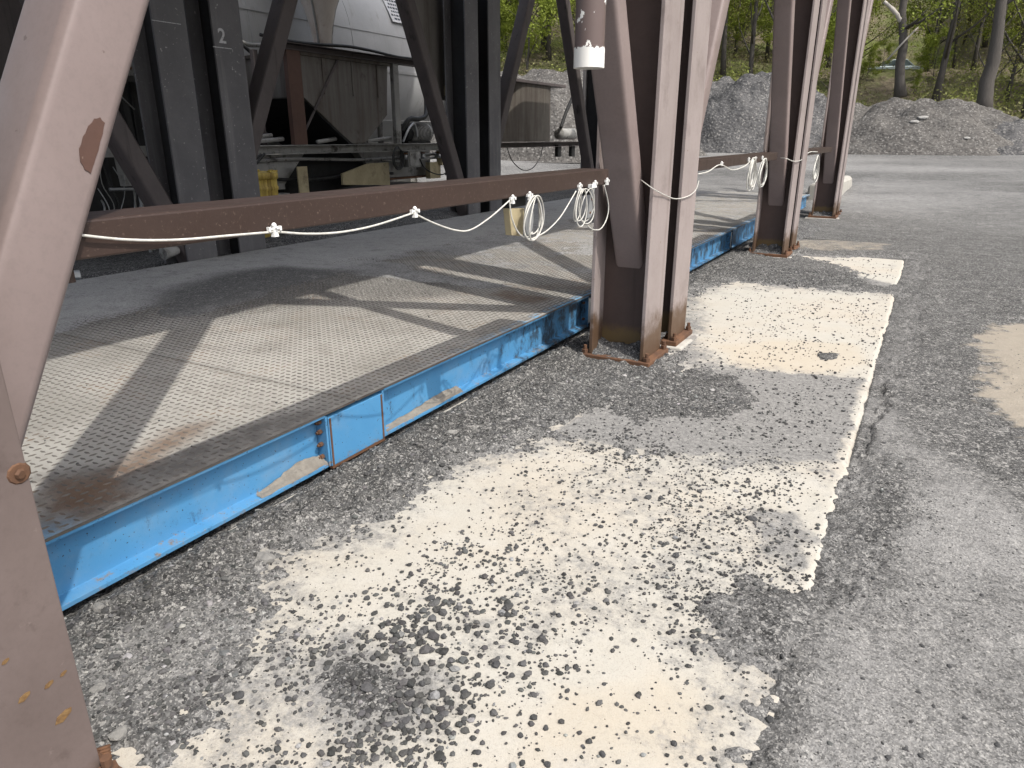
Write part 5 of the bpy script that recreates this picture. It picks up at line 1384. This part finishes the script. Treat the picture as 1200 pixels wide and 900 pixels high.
# (d) the biggest single lumps, each its own object
lump_me = []
rl = random.Random(33)
for k in range(6):
    bm = bmesh.new(); bmesh.ops.create_icosphere(bm, subdivisions=2, radius=1.0)
    sh = np.random.RandomState(200 + k)
    off = sh.uniform(0, 50, 3); sc = (1.0, sh.uniform(0.7, 0.95), sh.uniform(0.5, 0.75))
    for vtx in bm.verts:
        c = vtx.co
        d = 1 + 0.42 * float(fbm(np.array([c.x * 1.3 + off[0] + c.z]), np.array([c.y * 1.3 + off[1] - c.z]), 1.2, 3, 60 + k)[0])
        vtx.co = Vector((c.x * sc[0], c.y * sc[1], c.z * sc[2])) * d
    me = bpy.data.meshes.new('asphalt_lump'); bm.to_mesh(me); bm.free(); me.materials.append(MAT['lump']); lump_me.append(me)
LUMPS = [(498, 738, 13), (550, 704, 9), (588, 719, 8), (560, 742, 10), (605, 752, 8), (635, 745, 7), (620, 762, 8), (520, 745, 9), (505, 700, 11), (530, 690, 8), (470, 712, 9), (490, 722, 10), (445, 745, 13), (437, 770, 9),
         (792, 650, 9), (704, 616, 7), (760, 582, 9), (775, 583, 8), (698, 614, 6), (610, 860, 8), (640, 852, 7), (706, 882, 9), (790, 870, 8), (642, 894, 9), (665, 808, 7), (708, 800, 6), (830, 640, 7), (884, 607, 8),
         (1023, 679, 8), (1076, 688, 7), (640, 850, 6), (560, 790, 9), (575, 800, 11), (545, 812, 12), (535, 806, 10), (480, 812, 14), (470, 850, 11), (515, 840, 12), (520, 850, 9), (495, 800, 10), (470, 830, 11), (280, 814, 12), (262, 818, 7),
         (1040, 892, 10), (1078, 890, 9), (1060, 882, 8), (1168, 876, 9), (1093, 831, 7), (1075, 815, 8), (1080, 760, 10), (1112, 784, 9), (1090, 610, 7), (1036, 522, 7), (958, 618, 6), (690, 690, 8), (640, 690, 8), (580, 660, 7), (655, 720, 8), (600, 790, 8), (430, 700, 9), (460, 690, 8),
         (338, 818, 9), (700, 660, 7), (745, 610, 7), (820, 575, 7), (660, 590, 6), (605, 640, 7), (900, 575, 6), (480, 880, 9), (560, 880, 8), (420, 880, 8), (1020, 620, 7), (985, 720, 8), (1130, 845, 8), (1150, 700, 8), (1010, 800, 7)]
for i, (px, py, s) in enumerate(LUMPS):
    p = onz(px, py, 0.008); depth = float(np.linalg.norm(p - _C)); r = s / 2 / 830 * depth * 0.86
    z = float(ground_height(np.array([p[0]]), np.array([p[1]]))[0])
    o = bpy.data.objects.new('asphalt_lump', lump_me[i % 6]); COL.objects.link(o)
    o.location = (p[0], p[1], z + r * 0.35); o.scale = (r, r, r); o.rotation_euler = (rl.uniform(-.2, .2), rl.uniform(-.2, .2), rl.uniform(0, 6.28))
    if p[0] > -0.14:
        o.scale = (r * 0.72, r * 0.62, r * 0.5); o.location.z = z + r * 0.16
    if p[0] > -0.14: tag(o, 'dark asphalt lump lying loose on the grey ground right of the slab', 'stone', 'loose lumps on the grey ground')
    else: tag(o, 'dark asphalt lump lying loose on the pale concrete slab', 'stone', 'loose lumps on the pale slab')
# pale rocks and bigger clods
ROCKS = [(312, 655, 22, 'pale_stone', 'pale flat stone at the edge of the slab near the blue beam'), (116, 815, 15, 'pale_stone', 'pale broken stone beside the left column foot'), (118, 720, 14, 'pale_stone', 'flat light stone just under the blue beam at left'),
         (530, 512, 12, 'pale_stone', 'small pale stone in dark gravel below the blue beam'), (1002, 521, 0, 'pale_stone', ''), (526, 785, 0, 'lump', ''), (140, 862, 18, 'pale_stone', 'grey rock beside the rusty anchor stub'),
         (880, 606, 11, 'lump', 'largest dark lump on the right part of the pale slab')]
for i, (px, py, s, mt, lb) in enumerate(ROCKS):
    if not s: continue
    p = onz(px, py, 0.01); depth = float(np.linalg.norm(p - _C)); r = s / 2 / 830 * depth
    z = float(ground_height(np.array([p[0]]), np.array([p[1]]))[0])
    me = lump_me[(i * 2 + 1) % 6].copy(); me.materials[0] = MAT[mt]
    o = bpy.data.objects.new('loose_rock', me); COL.objects.link(o); o.location = (p[0], p[1], z + r * 0.10); o.scale = (r * 1.05, r * 0.85, r * 0.8); o.rotation_euler = (0, 0, i * 1.3)
    tag(o, lb, 'rock')
# boulders on the right pile
from mathutils.bvhtree import BVHTree
_v = [tuple(v.co + pile_right.location) for v in pile_right.data.vertices]; _bv = BVHTree.FromPolygons(_v, [tuple(p.vertices) for p in pile_right.data.polygons])
for i, (px, py, s) in enumerate(((1071, 143, 6), (1082, 138, 7), (1133, 162, 4))):
    d = Vector(ray(px, py)).normalized(); hit = _bv.ray_cast(Vector(_C), d)[0]
    if hit is None: continue
    o = bpy.data.objects.new('pale_boulder', lump_me[i].copy()); o.data.materials[0] = MAT['pale_stone']; COL.objects.link(o); o.location = hit; o.scale = (0.22 * s / 6, 0.18 * s / 6, 0.13 * s / 6)
    tag(o, ['white boulder low on the face of the right gravel pile', 'white boulder higher on the face of the right gravel pile', 'small pale boulder near the foot of the right gravel pile'][i], 'boulder')

# ================================================================== WOOD
def make_tree(seed, hgt, rad, nleaf, lean=(0, 0), limbs=11, leafmat='leaf', spread=0.30, low=0.25):
    rnd = random.Random(seed); rngt = np.random.RandomState(seed)
    tb = MB(); tips = []
    n = 9; pts = []; rds = []
    wx, wy = rnd.uniform(-.5, .5), rnd.uniform(-.5, .5)
    for i in range(n):
        t = i / (n - 1)
        pts.append(Vector((lean[0] * t * hgt + wx * math.sin(t * 3 + seed) * 0.6, lean[1] * t * hgt + wy * math.sin(t * 4) * 0.6, t * hgt)))
        rds.append(rad * (1.25 if i == 0 else 1.0) * (1 - 0.85 * t) + 0.012)
    tb.tube(pts, rds, 8)
    for k in range(limbs):
        t = low + (0.95 - low) * (k + rnd.random()) / limbs; j = t * (n - 1); i0 = int(j); b = pts[i0].lerp(pts[min(i0 + 1, n - 1)], j - i0)
        a = rnd.uniform(0, 6.28); L = hgt * spread * (1.15 - t * 0.7) * rnd.uniform(0.7, 1.2); el = rnd.uniform(0.35, 1.0)
        d = Vector((math.cos(a) * math.cos(el), math.sin(a) * math.cos(el), math.sin(el)))
        lp_ = [b + d * L * s + Vector((rnd.uniform(-.1, .1), rnd.uniform(-.1, .1), 0.10 * L * s * s)) * (1 if s else 0) for s in (0, 0.35, 0.7, 1.0)]
        r0 = rad * (1 - 0.8 * t) * 0.42 + 0.008
        tb.tube(lp_, [r0, r0 * 0.7, r0 * 0.4, 0.008], 5); tips.append((lp_[-1], 1.0)); tips.append((lp_[2], 0.7))
        for q in range(3):
            s0 = rnd.uniform(0.35, 0.9); b2 = lp_[0].lerp(lp_[-1], s0); d2 = (d + Vector((rnd.uniform(-1, 1), rnd.uniform(-1, 1), rnd.uniform(-.2, .8)))).normalized(); L2 = L * rnd.uniform(0.25, 0.5)
            tb.tube([b2, b2 + d2 * L2 * 0.5, b2 + d2 * L2 + Vector((0, 0, L2 * .1))], [r0 * 0.45, r0 * 0.28, 0.006], 4); tips.append((b2 + d2 * L2, 0.9)); tips.append((b2 + d2 * L2 * 0.6, 0.6))
    # leaves: small quads in loose clumps round the twig ends
    nleaf = int(nleaf * 1.6)
    T = np.array([list(p) for p, w in tips]); W = np.array([w for p, w in tips]); W = W * rngt.uniform(0.1, 1.6, len(W)); W /= W.sum()
    idx = rngt.choice(len(T), nleaf, p=W); c = T[idx] + rngt.normal(0, 1, (nleaf, 3)) * np.array([0.62, 0.62, 0.45]) * rngt.uniform(0.5, 1.3, (nleaf, 1)) * (hgt / 14)
    s = rngt.uniform(0.045, 0.10, nleaf)[:, None]
    u = rngt.normal(0, 1, (nleaf, 3)); u /= np.linalg.norm(u, axis=1)[:, None]; w = rngt.normal(0, 1, (nleaf, 3)); w = np.cross(u, w); w /= np.linalg.norm(w, axis=1)[:, None]
    lv = np.stack([c - u * s, c + w * s * 0.6, c + u * s, c - w * s * 0.6], 1).reshape(-1, 3)
    lf = np.arange(nleaf * 4).reshape(-1, 4)
    root = bpy.data.objects.new('woodland_tree', None); COL.objects.link(root)
    tk = tb.build('trunk', 'bark', root, smooth=True, fix=False)
    cr = np_mesh('crown', lv, lf, leafmat, smooth=False); cr.parent = root
    tone = np.clip(rngt.uniform(0, 1, len(T))[idx] * 0.6 + rngt.uniform(0, 0.4, nleaf), 0, 1)
    set_attr(cr, 'tone', np.repeat(tone, 4))
    return root
protos = [make_tree(1, 15, 0.17, 6500, (0, 0), 14, low=0.12), make_tree(2, 17, 0.20, 5000, (0.03, 0.0), 14, low=0.15), make_tree(3, 12, 0.11, 6000, (-0.05, 0), 12, low=0.1), make_tree(4, 18, 0.24, 2600, (0.02, 0.02), 16, low=0.12),
          make_tree(5, 10, 0.09, 6500, (0.06, 0), 13, spread=0.34, low=0.08), make_tree(6, 14, 0.13, 2600, (-0.03, 0.02), 14, leafmat='leaf_olive', low=0.1), make_tree(7, 6.5, 0.06, 5000, (0.0, 0), 13, spread=0.42, low=0.05)]
used = [False] * len(protos)
def place_tree(k, x, y, z, s, rz, label, group=None):
    src = protos[k]
    if not used[k]:
        used[k] = True; o = src
    else:
        o = src.copy(); COL.objects.link(o)
        for ch in src.children:
            c = ch.copy(); COL.objects.link(c); c.parent = o
    for key in ('group',):
        if key in o: del o[key]
    o.location = (x, y, z - 0.15); o.scale = (s, s, s); o.rotation_euler = (0, 0, rz)
    return tag(o, label, 'tree', group)
LBL = ['slender spring tree in the wood with sparse yellow green leaves', 'tall thin trunked tree in the wood with open pale green crown', 'small leaning tree in the wood with fresh green leaves', 'tall nearly bare tree in the wood with thick grey trunk',
       'young bushy tree in the wood with bright green leaves', 'dull olive nearly bare tree in the wood', 'low leafy sapling at the edge of the wood']
GRP = ['slender wood trees', 'tall thin wood trees', 'small leaning wood trees', 'bare thick wood trees', 'young bushy wood trees', 'olive wood trees', 'wood edge saplings']
rt_ = random.Random(77)
cnt = 0
for dist0, dist1, num in ((53, 60, 34), (60, 72, 52), (72, 92, 56), (92, 125, 46)):
    for i in range(num):
        th = R(-42 + 54 * (i + rt_.random()) / num); d = rt_.uniform(dist0, dist1)
        x, y = d * math.sin(th), d * math.cos(th)
        if -5.2 < math.degrees(th) < -1.6 and d < 90: continue      # clearing where the car stands
        k = rt_.choice([0, 1, 2, 3, 4, 4, 5, 5, 6, 6] if d < 72 else [0, 1, 3, 4, 5, 0])
        place_tree(k, x, y, float(hill_z(np.array(x), np.array(y))), rt_.uniform(0.8, 1.25), rt_.uniform(0, 6.28), LBL[k], GRP[k])
# the two trunks one can name
def lone_tree(name, base, top, r, label, n=10, mat='bark', limbs=5, seed=1, nleaf=500):
    rnd = random.Random(seed); root = empty(name, base, label, 'tree'); b, t = Vector(base), Vector(top); m = MB()
    pts = [b.lerp(t, i / (n - 1)) + Vector((rnd.uniform(-.08, .08), rnd.uniform(-.08, .08), 0)) * (1 if 0 < i else 0) for i in range(n)]
    m.tube(pts, [r * (1.3 if i == 0 else 1) * (1 - 0.55 * i / (n - 1)) for i in range(n)], 12); m.build('trunk', mat, root, smooth=True)
    tips = []
    for k in range(limbs):
        c = pts[rnd.randint(4, n - 1)]; a = rnd.uniform(0, 6.28); L = rnd.uniform(1.5, 4)
        e = c + Vector((math.cos(a), math.sin(a), rnd.uniform(0.3, 1))) * L; mm = c.lerp(e, 0.5) + Vector((0, 0, -0.15))
        MB().tube([c, mm, e], [r * .3, r * .2, 0.02], 6).build('limb', mat, root, smooth=True); tips += [e, mm]
    rg = np.random.RandomState(seed); T = np.array([list(p) for p in tips]); idx = rg.randint(0, len(T), nleaf); c = T[idx] + rg.normal(0, .6, (nleaf, 3))
    u = rg.normal(0, 1, (nleaf, 3)); u /= np.linalg.norm(u, axis=1)[:, None]; w = np.cross(u, rg.normal(0, 1, (nleaf, 3))); w /= np.linalg.norm(w, axis=1)[:, None]; s = rg.uniform(.06, .12, nleaf)[:, None]
    cr = np_mesh('crown', np.stack([c - u * s, c + w * s * .6, c + u * s, c - w * s * .6], 1).reshape(-1, 3), np.arange(nleaf * 4).reshape(-1, 4), 'leaf', False); set_attr(cr, 'tone', np.repeat(rg.uniform(0, 1, nleaf), 4)); cr.parent = root; cr.location = -root.location
    return root
def ptd(px, py, dist):
    d = ray(px, py); return _C + d * (dist / math.hypot(d[0], d[1]))
lone_tree('oak_tree', ptd(1151, 136, 50), ptd(1186, -60, 50), 0.42, 'thick dark trunk leaning right at the right edge of the wood', seed=4, nleaf=900)
t2 = lone_tree('dead_tree', ptd(1055, 114, 51), ptd(1062, -70, 51), 0.30, 'gnarled grey trunk with a pale broken limb behind the gravel pile', seed=9, nleaf=500)
MB().tube(spline([ptd(1058, 27, 51), ptd(1050, 16, 50.8), ptd(1043, 8, 50.6), ptd(1036, 2, 50.5)]), [0.16] * 5 + [0.13] * 10 + [0.10] * 10, 8).build('broken_limb', 'pale_wood', t2, smooth=True)
MB().tube([ptd(1040, 70, 50.6), ptd(1060, 48, 50.6), ptd(1078, 30, 50.7)], [0.06, 0.055, 0.03], 6).build('leaning_branch', 'pale_wood', t2, smooth=True)
# undergrowth
N = 190000
th = np.radians(rng.uniform(-44, 14, N)); d = 48.5 + 62 * rng.uniform(0, 1, N) ** 1.5
bx, by_ = d * np.sin(th), d * np.cos(th)
cl = fbm(bx, by_, 0.35, 4, 171); pick = rng.uniform(0, 1, N) < np.clip(0.45 + 1.1 * cl, 0.08, 1) * np.where((np.degrees(th) > -4.8) & (np.degrees(th) < -1.8) & (d > 58) & (d < 95), 0.16, 1.0)
bx, by_, d, cl = bx[pick], by_[pick], d[pick], cl[pick]; n = len(bx)
bz = hill_z(bx, by_) + np.abs(rng.normal(0, 1, n)) * (0.35 + 0.9 * np.clip(cl, 0, 1))
s = rng.uniform(0.05, 0.12, n)[:, None]; u = rng.normal(0, 1, (n, 3)); u /= np.linalg.norm(u, axis=1)[:, None]; w = np.cross(u, rng.normal(0, 1, (n, 3))); w /= np.linalg.norm(w, axis=1)[:, None]
c = np.stack([bx, by_, bz], -1)
ug = np_mesh('undergrowth', np.stack([c - u * s, c + w * s * .5, c + u * s, c - w * s * .5], 1).reshape(-1, 3), np.arange(n * 4).reshape(-1, 4), 'brush', False)
set_attr(ug, 'tone', np.repeat(np.clip(0.5 + 1.2 * fbm(bx, by_, 0.22, 3, 181) + rng.uniform(-.3, .3, n), 0, 1), 4)); tag(ug, 'low spring undergrowth over the wooded hillside', 'undergrowth', kind='stuff')

for i, (px, dd, sc_) in enumerate(((1008, 60, 0.35), (1022, 62, 0.30), (1072, 63, 0.38), (1084, 60, 0.45), (1064, 58, 0.22))):
    p = at(px, dd); place_tree(6, p[0], p[1], float(hill_z(p[0], p[1])), sc_, i * 1.7, 'low leafy bush in front of the parked car', 'bushes below the parked car')
# ---- parked car in the wood
cd_ = 72.0
while cd_ < 110:
    cp_ = ptd(1043, 92, cd_)
    if hill_z(np.array(cp_[0]), np.array(cp_[1])) > cp_[2] - 0.1: break
    cd_ += 0.25
car = empty('parked_car', (cp_[0], cp_[1], cp_[2] - 0.05), 'pale parked car half hidden in the wood above the gravel piles', 'car')
def car_part(name, prof, x0, x1, mat, bev=0.04):
    m = MB(); m.prism(prof, 'y', x0, x1)
    o = m.build(name, mat, None, bevel=bev); o.parent = car; return o
body = [(-2.25, .35), (-2.28, .75), (-1.5, .92), (1.5, .95), (2.2, .85), (2.25, .4)]
car_part('body', body, -.88, .88, 'car')
car_part('cabin', [(-1.05, .94), (-0.35, 1.45), (0.85, 1.47), (1.55, .96)], -.76, .76, 'car', 0.05)
m = MB(); m.add([(-1.02, -.66, .99), (-1.02, .66, .99), (-.42, .60, 1.42), (-.42, -.60, 1.42)], [(0, 1, 2, 3)]); o = m.build('windscreen', 'glass', None); o.parent = car; o.location = (-0.03, 0, 0.03)
for sg in (-1, 1):
    o = MB().prism([(-.80, 1.0), (-.32, 1.38), (.15, 1.40), (.15, 1.0)], 'y', sg * .765, sg * .772).build('side_window', 'glass', None); o.parent = car
    o = MB().prism([(.22, 1.0), (.22, 1.40), (.80, 1.40), (1.3, 1.0)], 'y', sg * .765, sg * .772).build('side_window', 'glass', None); o.parent = car
    for x in (-1.4, 1.4):
        o = MB().tube([(x, sg * .70, .33), (x, sg * .90, .33)], .33, 20).build('wheel', 'tyre', None); o.parent = car
car.rotation_euler = (0, 0, R(28))

scene.render.film_transparent = False
